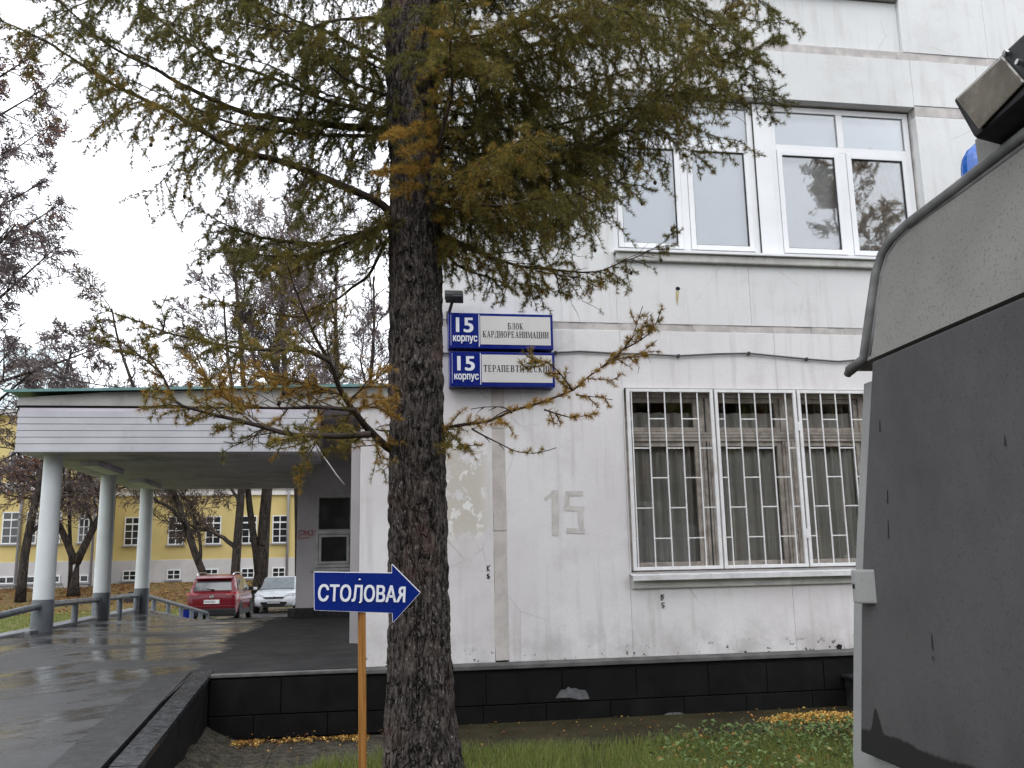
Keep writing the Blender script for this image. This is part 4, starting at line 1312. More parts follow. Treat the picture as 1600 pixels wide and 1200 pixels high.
handrail('grey pipe handrail between the middle and farthest columns', [(XRl - 0.03, 20.6, 0.99), (XRl + 0.06, 23.42, 0.97)], [((XRl + 0.0, 21.9, 0.98), 0.5), ((XRl + 0.04, 23.3, 0.96), 0.5)])
handrail('grey pipe handrail running down the far ramp to the red car', [(XRl + 0.06, 23.7, 0.97), (XRl, 34.0, 0.02), (XRl, 34.25, -0.05), (XRl, 34.3, -0.35)], [((XRl, y, 0.97 - (y - 23.7) * 0.0922), 0.5 - (y - 23.7) * 0.1) for y in (25.4, 27.3, 29.2, 31.0, 32.7)])
# low kerb under the rails
mb = MB()
kp = [(-6.8, 14.0), (-5.95, 15.1), (-5.22, 16.2), (-5.2, 24.2), (-5.2, 34.4)]
for (a, b) in zip(kp[:-1], kp[1:]):
    za, zb = float(drive_z(np.array(a[0]), np.array(a[1]))), float(drive_z(np.array(b[0]), np.array(b[1])))
    mb.bar((a[0] - 0.09, a[1], za - 0.2), (b[0] - 0.09, b[1], zb - 0.2), 0.34, 0.5)
tag(mb.build('kerb', M['kerb'], bevel=0.015), kind='structure')

# ================================================================== RETAINING WALL OF THE NEAR RAMP
RW = tag(empty('retaining_wall', (-1.45, 7.5, 0)), 'low wet black granite wall edging the ramp beside the platform', 'wall')
def wx(Y): return -1.40 + (9.75 - Y) * 0.018
def wz(Y): return 0.605 - (9.75 - Y) * 0.059
ends = [9.75, 9.02, 8.05, 6.36, 5.2, 4.0]
for a, b in zip(ends[:-1], ends[1:]):
    g = 0.008
    P = [(wx(a - g), a - g, wz(a - g)), (wx(a - g) - 0.18, a - g, wz(a - g)), (wx(b + g) - 0.18, b + g, wz(b + g)), (wx(b + g), b + g, wz(b + g))]
    P = [np.array(p) + (0.012, 0, 0.012 + random.uniform(-0.002, 0.004)) for p in P]
    mb = MB(); mb.prism(P, (0, 0, -0.05)); mb.build('cap_stone', M['granite'], RW, bevel=0.006)
mb = MB()
mb.prism([(wx(9.5), 9.5, -0.3), (wx(4.0), 4.0, -0.3), (wx(4.0), 4.0, wz(4.0) - 0.04), (wx(9.5), 9.5, wz(9.5) - 0.04)], (-0.17, 0, 0)); mb.build('wall_body', M['tile'], RW)
# flat border slabs on the ramp side of the wall
sb = [9.75, 9.02, 8.15, 7.1, 6.0]
for a, b in zip(sb[:-1], sb[1:]):
    P = []
    for (yy, dx) in ((a - 0.004, -0.20), (a - 0.004, -0.56), (b + 0.004, -0.56), (b + 0.004, -0.20)):
        x = wx(yy) + dx
        P.append((x, yy, float(drive_z(np.array(x), np.array(yy))) + 0.012))
    mb = MB(); mb.prism(P, (0, 0, -0.05)); mb.build('border_slab', M['granite_rough'], RW, bevel=0.004)
# platform front, black tiles under a thin concrete lip
PF = tag(empty('platform_front', (-0.7, FY - 0.08, 0)), 'black tiled front of the platform left of the building corner', 'wall')
mb = MB(); mb.box((-1.40, FY - 0.09, 0.565), (-0.004, FY + 0.2, 0.597)); mb.build('lip', M['cement'], PF, bevel=0.008)
mb = MB(); mb.box((-1.40, FY - 0.055, -0.3), (-0.004, FY + 0.018, 0.562)); mb.build('backing', M['dark'], PF)
tile_rows(PF, -1.39, -0.002, FY - 0.078, [(0.215, 0.545), (0.0, 0.21)], 0)
# earth bank at the foot of the wall
xs_b = np.linspace(-1.40, -0.75, 14); ys_b = np.linspace(6.6, 9.5, 40)
tag(sheet('earth_bank', xs_b, ys_b, lambda X, Y: 0.15 * np.clip(1 - (X + 1.40) / 0.34, 0, 1) ** 1.3 * (0.7 + 0.5 * vnoise(X * 6 + 3, Y * 5 + 3, 71)) - 0.012, M['ground']), kind='structure')

# ================================================================== FAR YELLOW BUILDING
Yb = tag(empty('yellow_building', (-10, 66, 0.6)), 'long yellow two storey building with white base and tall white windows behind the trees', 'building')
def yellow_wing(x0, x1, Y, ztop, name_part='wall'):
    mb = MB(); mb.box((x0, Y, 2.03), (x1, Y + 10, ztop)); mb.build('wall', M['yellow'], Yb)
    mb = MB(); mb.box((x0 - 0.08, Y - 0.1, -0.5), (x1 + 0.08, Y + 10, 2.03)); mb.build('base_wall', M['white_base'], Yb, bevel=0.02)
    mb = MB(); mb.box((x0 - 0.1, Y - 0.16, 6.22), (x1 + 0.1, Y + 0.2, 6.42)); mb.box((x0 - 0.06, Y - 0.09, 6.42), (x1 + 0.06, Y + 0.2, 6.62)); mb.box((x0 - 0.12, Y - 0.22, 6.62), (x1 + 0.12, Y + 0.2, 6.74)); mb.build('cornice', M['cornice'], Yb)
    mb = MB(); mb.box((x0 - 0.3, Y - 0.4, ztop), (x1 + 0.3, Y + 10.3, ztop + 0.35)); mb.build('eaves', M['cornice'], Yb)
yellow_wing(-15.9, 9, 65, 10.6)
yellow_wing(-40, -16.0, 60, 10.8)
wcache = {}
def far_window(cx, Y, z0, z1, w, rows, tran=True):
    key = (round(w, 2), round(z1 - z0, 2), rows)
    if key not in wcache:
        h = z1 - z0
        mb = MB(); ring(mb, -w / 2, w / 2, 0, h, 0.07, -0.04, 0.05)
        mb.box((-0.03, -0.03, 0.07), (0.03, 0.04, h - 0.07))
        for k in range(1, rows):
            t = 0.05 if (k == rows - 1 and rows > 2) else 0.022
            mb.box((-w / 2 + 0.07, -0.025, h * k / rows - t), (w / 2 - 0.07, 0.035, h * k / rows + t))
        f = mb.mesh('window', M['win_white'])
        mb = MB(); mb.box((-w / 2 + 0.03, 0.0, 0.03), (w / 2 - 0.03, 0.02, h - 0.03)); p = mb.mesh('pane', M['pane_far'])
        mb = MB(); mb.box((-w / 2 - 0.12, -0.14, -0.09), (w / 2 + 0.12, 0.0, -0.015)); s = mb.mesh('sill', M['pipe_grey'])
        wcache[key] = (f, p, s)
    f, p, s = wcache[key]
    o = link('window', f, Yb, (cx - ORG[Yb.name][0], Y - 0.035 - ORG[Yb.name][1], z0 - ORG[Yb.name][2]))
    link('pane', p, o); link('sill', s, o)
for k, cx in enumerate((-14.75, -12.0, -9.62, -7.3, -5.3, -2.9, -0.5, 1.9, 4.3, 6.7)):
    far_window(cx, 65, 3.0, 4.85, 1.0, 4)
    far_window(cx, 65, 7.75, 9.6, 1.0, 4)
    far_window(cx, 65 - 0.1, 0.74, 1.40, 0.86, 2)
for k, cx in enumerate((-16.4, -18.0, -19.35, -20.5, -22.4, -24.3, -26.2, -28.1, -30)):
    far_window(cx, 60, 3.1, 5.0, 1.0 if k > 2 else 0.62, 4)
    far_window(cx, 60, 7.2, 8.65, 0.75, 3)
    far_window(cx, 60 - 0.1, 0.78, 1.22, 0.95, 1)
for (x, Y) in ((-4.78, 64.85), (-15.82, 59.85), (-20.0, 59.85)):
    mb = MB(); mb.tube([(x, Y, 0.5), (x, Y, 10.6)], 0.085, 8); mb.build('downpipe', M['pipe_grey'], Yb, smooth=True)
# pale hipped roof of the left wing with standing seams
mb = MB()
rp = [(-40.4, 59.5, 11.15), (-15.6, 59.5, 11.15), (-15.6, 70.4, 11.15), (-40.4, 70.4, 11.15), (-36, 65, 16.2), (-20.8, 65, 16.2)]
mb.add(rp, [(0, 1, 5, 4), (1, 2, 5), (2, 3, 4, 5), (3, 0, 4)])
rr = mb.build('roof', M['pale_roof'], Yb)
mb = MB()
for t in np.linspace(0.02, 0.98, 34):
    p = np.array(rp[0]) * (1 - t) + np.array(rp[1]) * t
    xt = min(max(p[0], -36), -20.8)
    f = 1.0 if -36 <= p[0] <= -20.8 else (p[0] + 40.4) / 4.4 if p[0] < -36 else (-15.6 - p[0]) / 5.2
    e = np.array((p[0], 59.5 + 5.5 * f, 11.15 + 5.05 * f))
    mb.bar(p, e, 0.04, 0.05)
for t in np.linspace(0.05, 0.5, 8):
    p = np.array((-15.6, 59.5 + 10.9 * t, 11.15)); f = t * 2 
    e = p + np.array((-5.2, 0, 5.05)) * min(1, f)
    mb.bar(p, e, 0.04, 0.05)
mb.build('seam', M['cornice'], rr)
mb = MB(); mb.prism([(-15.5, 64.5, 10.95), (9.5, 64.5, 10.95), (9.5, 70, 12.3), (-15.5, 70, 12.3)], (0, 0, 0.08)); mb.build('roof', M['pale_roof'], Yb)

# ================================================================== BARE TREES
def rot_about(v, axis, a):
    axis = axis / (np.linalg.norm(axis) + 1e-9)
    return v * math.cos(a) + np.cross(axis, v) * math.sin(a) + axis * (axis @ v) * (1 - math.cos(a))


def grow(S, p, d, L, r, lvl, maxl, up=0.1, droop=0.0, nkid=(4, 7), spread=0.8, wig=0.18, rmin=0.004, kfrom=0.25, shrink=(0.4, 0.5, 0.6, 0.7)):
    n = max(3, int(L / (0.28 if lvl else 0.5))) if lvl < maxl else 2
    n = min(n, 12)
    pts = [p]
    dirs = []
    for k in range(n):
        d = d + np.array([random.gauss(0, wig), random.gauss(0, wig), random.gauss(0, wig)]) * (0.2 if lvl == 0 else 1.0)
        d[2] += (up if lvl < maxl else 0) * 0.5 - droop * (lvl / maxl) ** 2
        d = d / np.linalg.norm(d)
        p = p + d * L / n
        pts.append(p); dirs.append(d)
    rs = [max(rmin, r * (1 - 0.78 * k / n)) for k in range(n + 1)]
    for k in range(n):
        S.append((pts[k], pts[k + 1], rs[k], rs[k + 1], lvl))
    if lvl >= maxl or (lvl == 0 and L < 2.5): return
    m = random.randint(*nkid)
    for k in range(m):
        t = kfrom + (1 - kfrom) * (k + random.random()) / m
        i = min(n - 1, int(t * n))
        a = np.array([random.gauss(0, 1) for _ in range(3)]); a = np.cross(dirs[i], a)
        nd = rot_about(dirs[i], a, spread * random.uniform(0.6, 1.25))
        grow(S, pts[i] + (pts[i + 1] - pts[i]) * (t * n - i), nd, L * shrink[lvl] * random.uniform(0.65, 1.15) * (1.1 - 0.45 * t), max(rmin, rs[i] * 0.55), lvl + 1, maxl, up, droop, nkid, spread, wig, rmin, 0.2, shrink)


def bare_tree(label, group, base, stems, H_, r0, twig_mat, seed, maxl=4, up=0.12, droop=0.0, nkid=(5, 8), spread=0.75, rmin=0.006, kfrom=0.3, leaf=None, shrink=(0.4, 0.5, 0.6, 0.7), name='bare_tree'):
    random.seed(seed)
    t = tag(empty(name, base), label, 'tree', group)
    S = []
    for (dr, L, rr, off) in stems:
        d = np.array(dr, float); d /= np.linalg.norm(d)
        grow(S, np.array(base, float) + np.array(off, float), d, L, rr, 0, maxl, up, droop, nkid, spread, 0.16, rmin, kfrom, shrink)
    big = [s for s in S if s[4] <= 0]; small = [s for s in S if s[4] > 0]
    o = np.array(base, float)
    # trunk as smooth tubes, following the stems
    mb = MB()
    run = []
    for s in big:
        if run and np.allclose(run[-1][1], s[0]): run.append(s)
        else:
            if run: mb.tube([run[0][0]] + [q[1] for q in run], [run[0][2] * 1.12] + [q[3] for q in run], 12)
            run = [s]
    if run: mb.tube([run[0][0]] + [q[1] for q in run], [run[0][2] * 1.12] + [q[3] for q in run], 12)
    mb.build('trunk', M['bark_far'], t, smooth=True)
    A = np.array([s[0] for s in small]); B = np.array([s[1] for s in small]); RA = [s[2] for s in small]; RB = [s[3] for s in small]
    mid = np.array([s[4] for s in small])
    runs = []
    for q in (q for q in small if q[4] == 1):
        if runs and np.allclose(runs[-1][-1][1], q[0]): runs[-1].append(q)
        else: runs.append([q])
    for rn in runs:
        mb = MB(); mb.tube([rn[0][0]] + [q[1] for q in rn], [rn[0][2]] + [q[3] for q in rn], 6); mb.build('limb', M['bark_far'], t, smooth=True)
    RA, RB = np.array(RA), np.array(RB)
    link('boughs', segs_mesh('boughs', A[mid == 2], B[mid == 2], RA[mid == 2], RB[mid == 2], [twig_mat], 3, org=o), t)['kind'] = 'stuff'
    link('twigs', ribbons_mesh('twigs', A[mid > 2], B[mid > 2], RA[mid > 2], RB[mid > 2], [twig_mat], o), t)['kind'] = 'stuff'
    if leaf:
        mt, cnt, sz, clus = leaf
        idx = np.where(mid >= maxl - 1)[0]
        if clus:
            key = vnoise(A[idx, 0] * 0.9 + 30, A[idx, 2] * 0.7 + 30, seed)
            idx = idx[key > clus]
        pick = rng.choice(idx, cnt)
        P = B[pick] + rng.normal(0, 0.05, (cnt, 3))
        a = rng.normal(0, 1, (cnt, 3)); a /= np.linalg.norm(a, axis=1)[:, None]
        b = np.cross(a, rng.normal(0, 1, (cnt, 3))); b /= np.linalg.norm(b, axis=1)[:, None]
        s = sz * rng.uniform(0.6, 1.3, cnt)[:, None]
        V = np.stack([P, P + a * s * 0.5 + b * s * 0.35, P + a * s, P + a * s * 0.5 - b * s * 0.35], 1) - o
        F = (np.array([[0, 1, 2], [0, 2, 3]])[None] + (np.arange(cnt) * 4)[:, None, None]).reshape(-1, 3)
        link('leaves', np_mesh('leaves', V.reshape(-1, 3), F, [mt]), t)['kind'] = 'stuff'
    random.seed(seed + 100)
    return t


def gz(x, y): return float(ground_z(x, y))
def at_px(px, Y): return onY(px, 880, Y)[0]

TG = 'bare trees before the yellow building'
SH = (0.42, 0.5, 0.55, 0.7)
x = at_px(118, 55); bare_tree('low bare tree with a forked trunk on the leafy bank', TG, (x, 55, gz(x, 55)), [((0.02, 0, 1), 1.9, 0.34, (0, 0, 0)), ((-0.50, 0, 1), 7.5, 0.22, (0, 0, 1.75)), ((0.42, 0.1, 1), 7.8, 0.23, (0.02, 0, 1.75))], 9, 0.3, M['twig_brown'], 3, 3, 0.03, 0.12, (8, 11), 0.85, 0.013, 0.22, None, (0.42, 0.5, 0.55))
x = at_px(337, 48); bare_tree('leaning bare tree behind the red car', TG, (x, 48, gz(x, 48)), [((-0.30, 0, 1), 16, 0.20, (0, 0, 0))], 17, 0.4, M['twig_brown'], 5, 4, 0.04, 0.08, (8, 11), 0.85, 0.013, 0.12, None, (0.34, 0.5, 0.5, 0.6))
x = at_px(369, 48); bare_tree('straight dark bare tree between the red and silver cars', TG, (x, 48, gz(x, 48)), [((0.01, 0, 1), 19, 0.24, (0, 0, 0))], 19, 0.4, M['twig_brown'], 9, 4, 0.06, 0.04, (9, 11), 0.8, 0.011, 0.14, None, (0.30, 0.5, 0.55, 0.6))
x = at_px(404, 50); bare_tree('thick two-stemmed bare tree behind the silver car', TG, (x, 50, gz(x, 50)), [((0.06, 0, 1), 18, 0.36, (0, 0, 0)), ((-0.16, 0, 1), 15, 0.2, (0.05, -0.05, 1.3))], 19, 0.6, M['twig_purple'], 14, 4, 0.10, 0.0, (8, 10), 0.75, 0.011, 0.3, None, (0.33, 0.5, 0.55, 0.6))
x = at_px(535, 45); bare_tree('bare twiggy tree rising behind the canopy roof', TG, (x, 45, gz(x, 45)), [((-0.05, 0, 1), 17, 0.24, (0, 0, 0)), ((0.1, 0, 1), 15, 0.2, (0.3, 0, 1.0))], 16, 0.4, M['twig_purple'], 21, 4, 0.12, 0.0, (8, 10), 0.7, 0.010, 0.25, None, (0.34, 0.5, 0.55, 0.6))
x = at_px(470, 54); bare_tree('second bare twiggy tree rising behind the canopy roof', TG, (x, 54, gz(x, 54)), [((-0.08, 0, 1), 20, 0.26, (0, 0, 0))], 16, 0.4, M['twig_purple'], 22, 4, 0.12, 0.0, (9, 12), 0.7, 0.011, 0.3, None, (0.34, 0.5, 0.55, 0.6))
x = at_px(36, 53); bare_tree('grey bare tree left of the nearest column', TG, (x, 53, gz(x, 53)), [((0.06, 0, 1), 14, 0.26, (0, 0, 0))], 13, 0.35, M['twig_purple'], 25, 4, 0.0, 0.16, (9, 12), 0.95, 0.014, 0.2, None, (0.36, 0.5, 0.55, 0.6))
x = at_px(112, 57); bare_tree('young thin bare tree in front of the pale roof', TG, (x, 57, gz(x, 57)), [((0, 0, 1), 13.0, 0.13, (0, 0, 0))], 13, 0.16, M['twig_purple'], 29, 3, 0.12, 0.0, (9, 12), 0.6, 0.015, 0.5, None, (0.22, 0.5, 0.5))
# birches at the left edge, weeping twigs with a few dead leaves
x = -11.7; bare_tree('weeping birch with purple twigs and withered leaves at the left edge', 'birches on the lawn', (x, 27, gz(x, 27)),
    [((0.0, 0.02, 1), 18, 0.26, (0, 0, 0)), ((0.75, -0.2, 0.55), 4.6, 0.07, (0, 0, 4.6)), ((0.8, -0.3, 0.3), 4.0, 0.06, (0, 0, 3.6)), ((0.7, -0.4, 0.5), 3.6, 0.06, (0, 0, 9.0)), ((0.7, 0.3, 0.6), 3.4, 0.05, (0, 0, 11.2)), ((0.7, 0, 0.6), 3.0, 0.05, (0, 0, 15.0)), ((0.8, 0.3, 0.35), 4.8, 0.07, (0, 0, 6.3)), ((0.7, -0.1, 0.6), 4.4, 0.07, (0, 0, 7.8)), ((0.75, 0.2, 0.5), 3.8, 0.06, (0, 0, 10.2)), ((0.7, -0.3, 0.7), 3.6, 0.05, (0, 0, 12.0)), ((0.75, 0.1, 0.6), 3.4, 0.05, (0, 0, 14.0))],
    18, 0.3, M['twig_purple'], 33, 3, 0.02, 0.20, (9, 12), 0.95, 0.0095, 0.2, (M['leaf_brown'], 3200, 0.075, 0.62), (0.34, 0.5, 0.6), name='birch_tree')
x = -14.9; bare_tree('second weeping birch farther back on the lawn', 'birches on the lawn', (x, 36, gz(x, 36)), [((0.03, 0, 1), 14, 0.26, (0, 0, 0))], 17, 0.3, M['twig_purple'], 37, 4, 0.02, 0.28, (8, 11), 0.95, 0.012, 0.2, (M['leaf_brown'], 1600, 0.08, 0.6), (0.34, 0.45, 0.55, 0.75), name='birch_tree')
# leafy birch behind the photographer, mirrored in the upper panes
bare_tree('leafy autumn birch mirrored in the upper window panes', 'birches behind the viewer', (17.0, -9.5, 0), [((0, 0, 1), 13, 0.25, (0, 0, 0))], 14, 0.3, M['twig_brown'], 41, 3, 0.1, 0.05, (11, 14), 0.8, 0.01, 0.2, (M['birch_leaf'], 26000, 0.10, 0), (0.42, 0.42, 0.42), name='birch_tree')
# dense belt of shrubs and trees across the yard, mirrored in the barred panes
n = 42000
bx = rng.uniform(-30, 40, n); top_ = 8.5 + 4.0 * vnoise(bx * 0.22 + 50, bx * 0 + 3, 160)
bzv = rng.random(n) ** 0.8 * top_; byv = -24 + rng.normal(0, 1.6, n)
P = np.stack([bx, byv, bzv], -1); a_ = rng.normal(0, 1, (n, 3)); a_ /= np.linalg.norm(a_, axis=1)[:, None]
b_ = np.cross(a_, rng.normal(0, 1, (n, 3))); b_ /= np.linalg.norm(b_, axis=1)[:, None]
V = np.stack([P - a_ * 0.5, P + b_ * 0.36, P + a_ * 0.5, P - b_ * 0.36], 1)
F = (np.array([[0, 1, 2], [0, 2, 3]])[None] + (np.arange(n) * 4)[:, None, None]).reshape(-1, 3)
tag(link('treeline', np_mesh('treeline', V.reshape(-1, 3), F, [M['needle_green'], M['leaf_brown']], np.repeat((rng.random(n) < 0.3).astype(int), 2))), 'dense belt of autumn shrubs mirrored in the barred window panes', 'treeline', kind='stuff')

# overhead line to the canopy roof
p0, p1 = onY(-40, 500, 30), onY(192, 606, 24)
mb = MB(); mb.tube([p0 * (1 - t) + p1 * t + np.array((0, 0, -0.5 * math.sin(math.pi * t))) for t in np.linspace(0, 1, 14)], 0.016, 5)
tag(mb.build('overhead_cable', M['black_plastic'], smooth=True), 'thin black cable slung from the birch to the canopy roof', 'cable')
# dark stump and blue bin on the lawn
x = at_px(218, 52)
mb = MB()
for k in range(9):
    a = k * 0.7; mb.prism([(x + 0.75 * math.cos(a) * random.uniform(0.5, 1), 52 + 0.5 * math.sin(a), gz(x, 52) - 0.1) for a in np.linspace(0, 6.28, 8)[:-1]], (0.1 * math.cos(a), 0, 0.18 + 0.05 * k))
tag(mb.build('tree_stump', M['bark_far'], bevel=0.02), 'dark broken tree stump on the leafy bank', 'stump')
x = at_px(297, 33)
bn = tag(empty('litter_bin', (x, 33.0, -0.42)), 'small blue litter bin at the end of the far handrail', 'bin')
mb = MB(); mb.tube([(0, 0, 0.02), (0, 0, 0.62)], [0.17, 0.21], 14); mb.build('bin_body', M['blue'], bn, smooth=False, local=True)
mb = MB(); mb.tube([(0, 0, 0.62), (0, 0, 0.66)], [0.23, 0.22], 14); mb.build('bin_rim', M['black_plastic'], bn, local=True)

# ================================================================== CARS
def loft(mb, st, ring_f, mats_f=None, skip=None):
    """st: stations; ring_f(s) -> half ring [(y,z)...] from the centre bottom to the centre top"""
    rings = []
    for s in st:
        h = ring_f(s)
        rings.append([(s[0], y, z) for (y, z) in h] + [(s[0], -y, z) for (y, z) in h[::-1]])
    n = len(rings[0])
    vs = [p for r in rings for p in r]
    fs = []
    for i in range(len(rings) - 1):
        for k in range(n):
            if skip and skip(i, k, n): continue
            fs.append((i * n + k, i * n + (k + 1) % n, (i + 1) * n + (k + 1) % n, (i + 1) * n + k))
    fs += [tuple(range(n)), tuple(range((len(rings) - 1) * n, len(rings) * n))[::-1]]
    mb.add(vs, fs)


def wheel(parent, x, y, r, side):
    mb = MB()
    prof = [(0.62 * r, 0.09), (0.9 * r, 0.10), (r, 0.07), (r, -0.07), (0.9 * r, -0.10), (0.62 * r, -0.09)]
    n = 28
    vs = [(x + q * math.cos(a), y + o, r + q * math.sin(a)) for a in [2 * math.pi * k / n for k in range(n)] for (q, o) in prof]
    m = len(prof)
    fs = [(k * m + j, k * m + (j + 1) % m, ((k + 1) % n) * m + (j + 1) % m, ((k + 1) % n) * m + j) for k in range(n) for j in range(m)]
    mb.add(vs, fs)
    w = mb.build('wheel', M['tyre'], parent, local=True, smooth=False); sharp(w, 40)
    mb = MB()
    o = y + side * 0.075
    for k in range(5):
        a = 2 * math.pi * k / 5 + 0.3
        c, s_ = math.cos(a), math.sin(a)
        mb.prism([(x - s_ * 0.05, o, r + c * 0.05), (x + s_ * 0.05, o, r - c * 0.05), (x + c * r * 0.6 + s_ * 0.03, o, r + s_ * r * 0.6 - c * 0.03), (x + c * r * 0.6 - s_ * 0.03, o, r + s_ * r * 0.6 + c * 0.03)], (0, side * 0.012 + 0.001 * k * side, 0))
    mb.tube([(x, o - 0.03 * side, r), (x, o + 0.016 * side, r)], 0.06, 10)
    vs = []
    for k in range(24):
        a = 2 * math.pi * k / 24
        for q in (0.58 * r, 0.645 * r):
            vs += [(x + q * math.cos(a), o, r + q * math.sin(a)), (x + q * math.cos(a), o + 0.014 * side, r + q * math.sin(a))]
    fs = []
    for k in range(24):
        b, c = k * 4, ((k + 1) % 24) * 4
        fs += [(b + 1, b + 3, c + 3, c + 1), (b, b + 1, c + 1, c), (b + 2, c + 2, c + 3, b + 3)]
    mb.add(vs, fs)
    mb.build('rim', M['rim'], w, local=True)
    mb = MB(); mb.tube([(x, o - 0.055 * side, r), (x, o - 0.05 * side, r)], 0.62 * r, 20); mb.build('brake_disc', M['black_plastic'], w, local=True)


def car(name, label, loc, rz, pmat, L, W, zb, body, cabin, wb, rw):
    t = tag(empty(name, loc, rz), label, 'car', 'cars parked beyond the canopy')
    hw = W / 2
    mb = MB()
    def ring_body(s):
        x, zl, zt, w = s
        w = w * hw
        return [(0, zl), (w * 0.80, zl), (w * 0.95, zl + 0.06), (w * 0.985, zl + (zt - zl) * 0.40), (w, zl + (zt - zl) * 0.60), (w * 0.985, zl + (zt - zl) * 0.80), (w * 0.945, zt - 0.03), (w * 0.86, zt), (0, zt + 0.012)]
    loft(mb, body, ring_body)
    b = mb.build('body', pmat, t, local=True, bevel=0.0); sharp(b, 38)
    # wheel arches
    for (x, y) in ((wb[0], 1), (wb[0], -1), (wb[1], 1), (wb[1], -1)):
        mb = MB(); mb.tube([(x, y * (hw - 0.16), rw + 0.01), (x, y * (hw + 0.004), rw + 0.01)], rw * 1.14, 24); mb.build('wheel_arch', M['black_plastic'], t, local=True)
        wheel(t, x, y * (hw - 0.085), rw, y)
    # greenhouse: roof and pillars in paint, the rest glass
    def ring_c(s):
        x, zbelt, zr, wbelt, wr = s
        return [(0, zbelt - 0.02), (wbelt * hw, zbelt - 0.02), (wbelt * hw, zbelt), (wr * hw + 0.012, zr - 0.085), (wr * hw - 0.05, zr - 0.02), (wr * hw - 0.2, zr), (0, zr + 0.012)]
    mb = MB(); loft(mb, cabin, ring_c); c = mb.build('cabin', pmat, t, local=True); sharp(c, 30)
    return t, hw


def side_glass(t, pts, hw, mat):
    for s in (1, -1):
        mb = MB(); mb.prism([(x, s * y, z) for (x, y, z) in pts], (0, s * 0.006, 0)); mb.build('side_window', mat, t, local=True)


# red crossover, tail towards us
cy = 37.4; cx = at_px(341, 36)
rt, hw = car('parked_car', 'dark red crossover seen from behind at the foot of the ramp', (cx, cy, gz(cx, cy) + 0.0), math.radians(90 - 2), M['red_paint'], 4.27, 1.78, 0.3,
    [(-2.13, 0.42, 0.86, 0.86), (-2.10, 0.36, 0.98, 0.93), (-1.98, 0.30, 1.06, 0.985), (-1.5, 0.26, 1.06, 1.0), (-0.6, 0.25, 1.02, 1.0), (0.5, 0.25, 1.0, 1.0), (1.2, 0.25, 0.98, 0.99), (1.75, 0.27, 0.92, 0.96), (2.05, 0.33, 0.80, 0.87), (2.13, 0.42, 0.70, 0.78)],
    [(-2.02, 1.04, 1.07, 0.90, 0.80), (-1.82, 1.04, 1.38, 0.93, 0.80), (-1.66, 1.04, 1.55, 0.94, 0.79), (-1.2, 1.03, 1.60, 0.95, 0.80), (-0.2, 1.01, 1.615, 0.95, 0.80), (0.3, 1.0, 1.57, 0.95, 0.79), (1.25, 0.97, 1.0, 0.92, 0.78)], (-1.28, 1.31), 0.335)
def rear_poly(t, name, pts, mat, d=0.012):
    mb = MB(); mb.prism(pts, (-d, 0, 0)); return mb.build(name, mat, t, local=True)
rg = rear_poly(rt, 'rear_window', [(-2.005, -0.66, 1.10), (-2.005, 0.66, 1.10), (-1.805, 0.60, 1.41), (-1.805, -0.60, 1.41)], M['car_glass'], 0.02)
mb = MB(); mb.prism([(-1.66, -0.66, 1.545), (-1.66, 0.66, 1.545), (-1.93, 0.62, 1.475), (-1.93, -0.62, 1.475)], (0, 0, 0.035)); mb.build('spoiler', M['red_paint'], rt, local=True, bevel=0.01)
mb = MB(); mb.bar((-2.03, -0.02, 1.12), (-1.99, 0.25, 1.15), 0.02, 0.03); mb.box((-2.05, -0.06, 1.09), (-2.0, 0.05, 1.14)); mb.build('wiper', M['black_plastic'], rt, local=True)
for s in (1, -1):
    mb = MB(); mb.prism([(-2.145, s * 0.50, 0.93), (-2.10, s * 0.86, 0.96), (-2.02, s * 0.90, 1.04), (-2.10, s * 0.80, 1.03), (-2.13, s * 0.5, 0.99)], (-0.012, 0, 0)); mb.build('tail_light', M['lamp_red'], rt, local=True)
    mb = MB(); mb.tube([(-1.62, s * 0.63, 1.60), (-1.5, s * 0.645, 1.66), (-0.9, s * 0.65, 1.685), (0.1, s * 0.645, 1.67), (0.3, s * 0.635, 1.61)], 0.02, 6); mb.build('roof_rail', M['chrome'], rt, local=True, smooth=True)
    mb = MB(); mb.box((0.62, s * 0.86, 1.02), (0.76, s * 1.04, 1.15)); mb.build('wing_mirror', M['black_plastic'], rt, local=True, bevel=0.03)
    mb = MB(); mb.box((-0.9, s * 0.885, 0.86), (-0.72, s * 0.91, 0.885)); mb.box((0.05, s * 0.885, 0.85), (0.23, s * 0.91, 0.875)); mb.build('door_handle', M['red_paint'], rt, local=True)
    mb = MB(); mb.box((-1.6, s * 0.865, 0.23), (1.7, s * 0.9, 0.40)); mb.build('side_cladding', M['black_plastic'], rt, local=True)
side_glass(rt, [(-1.62, 0.845, 1.1), (-0.55, 0.86, 1.075), (-0.55, 0.745, 1.49), (-1.45, 0.735, 1.47)], hw, M['car_glass'])
side_glass(rt, [(-0.47, 0.86, 1.07), (0.95, 0.835, 1.03), (0.35, 0.735, 1.46), (-0.47, 0.745, 1.49)], hw, M['car_glass'])
mb = MB(); mb.box((-2.165, -0.84, 0.24), (-1.9, 0.84, 0.50)); mb.build('bumper', M['black_plastic'], rt, local=True, bevel=0.05)
mb = MB(); mb.box((-2.15, -0.82, 0.56), (-2.05, 0.82, 0.585)); mb.build('crease', M['red_paint'], rt, local=True, bevel=0.01)
mb = MB(); mb.box((-2.155, -0.27, 0.66), (-2.13, 0.27, 0.79)); pl = mb.build('number_plate', M['plate'], rt, local=True)
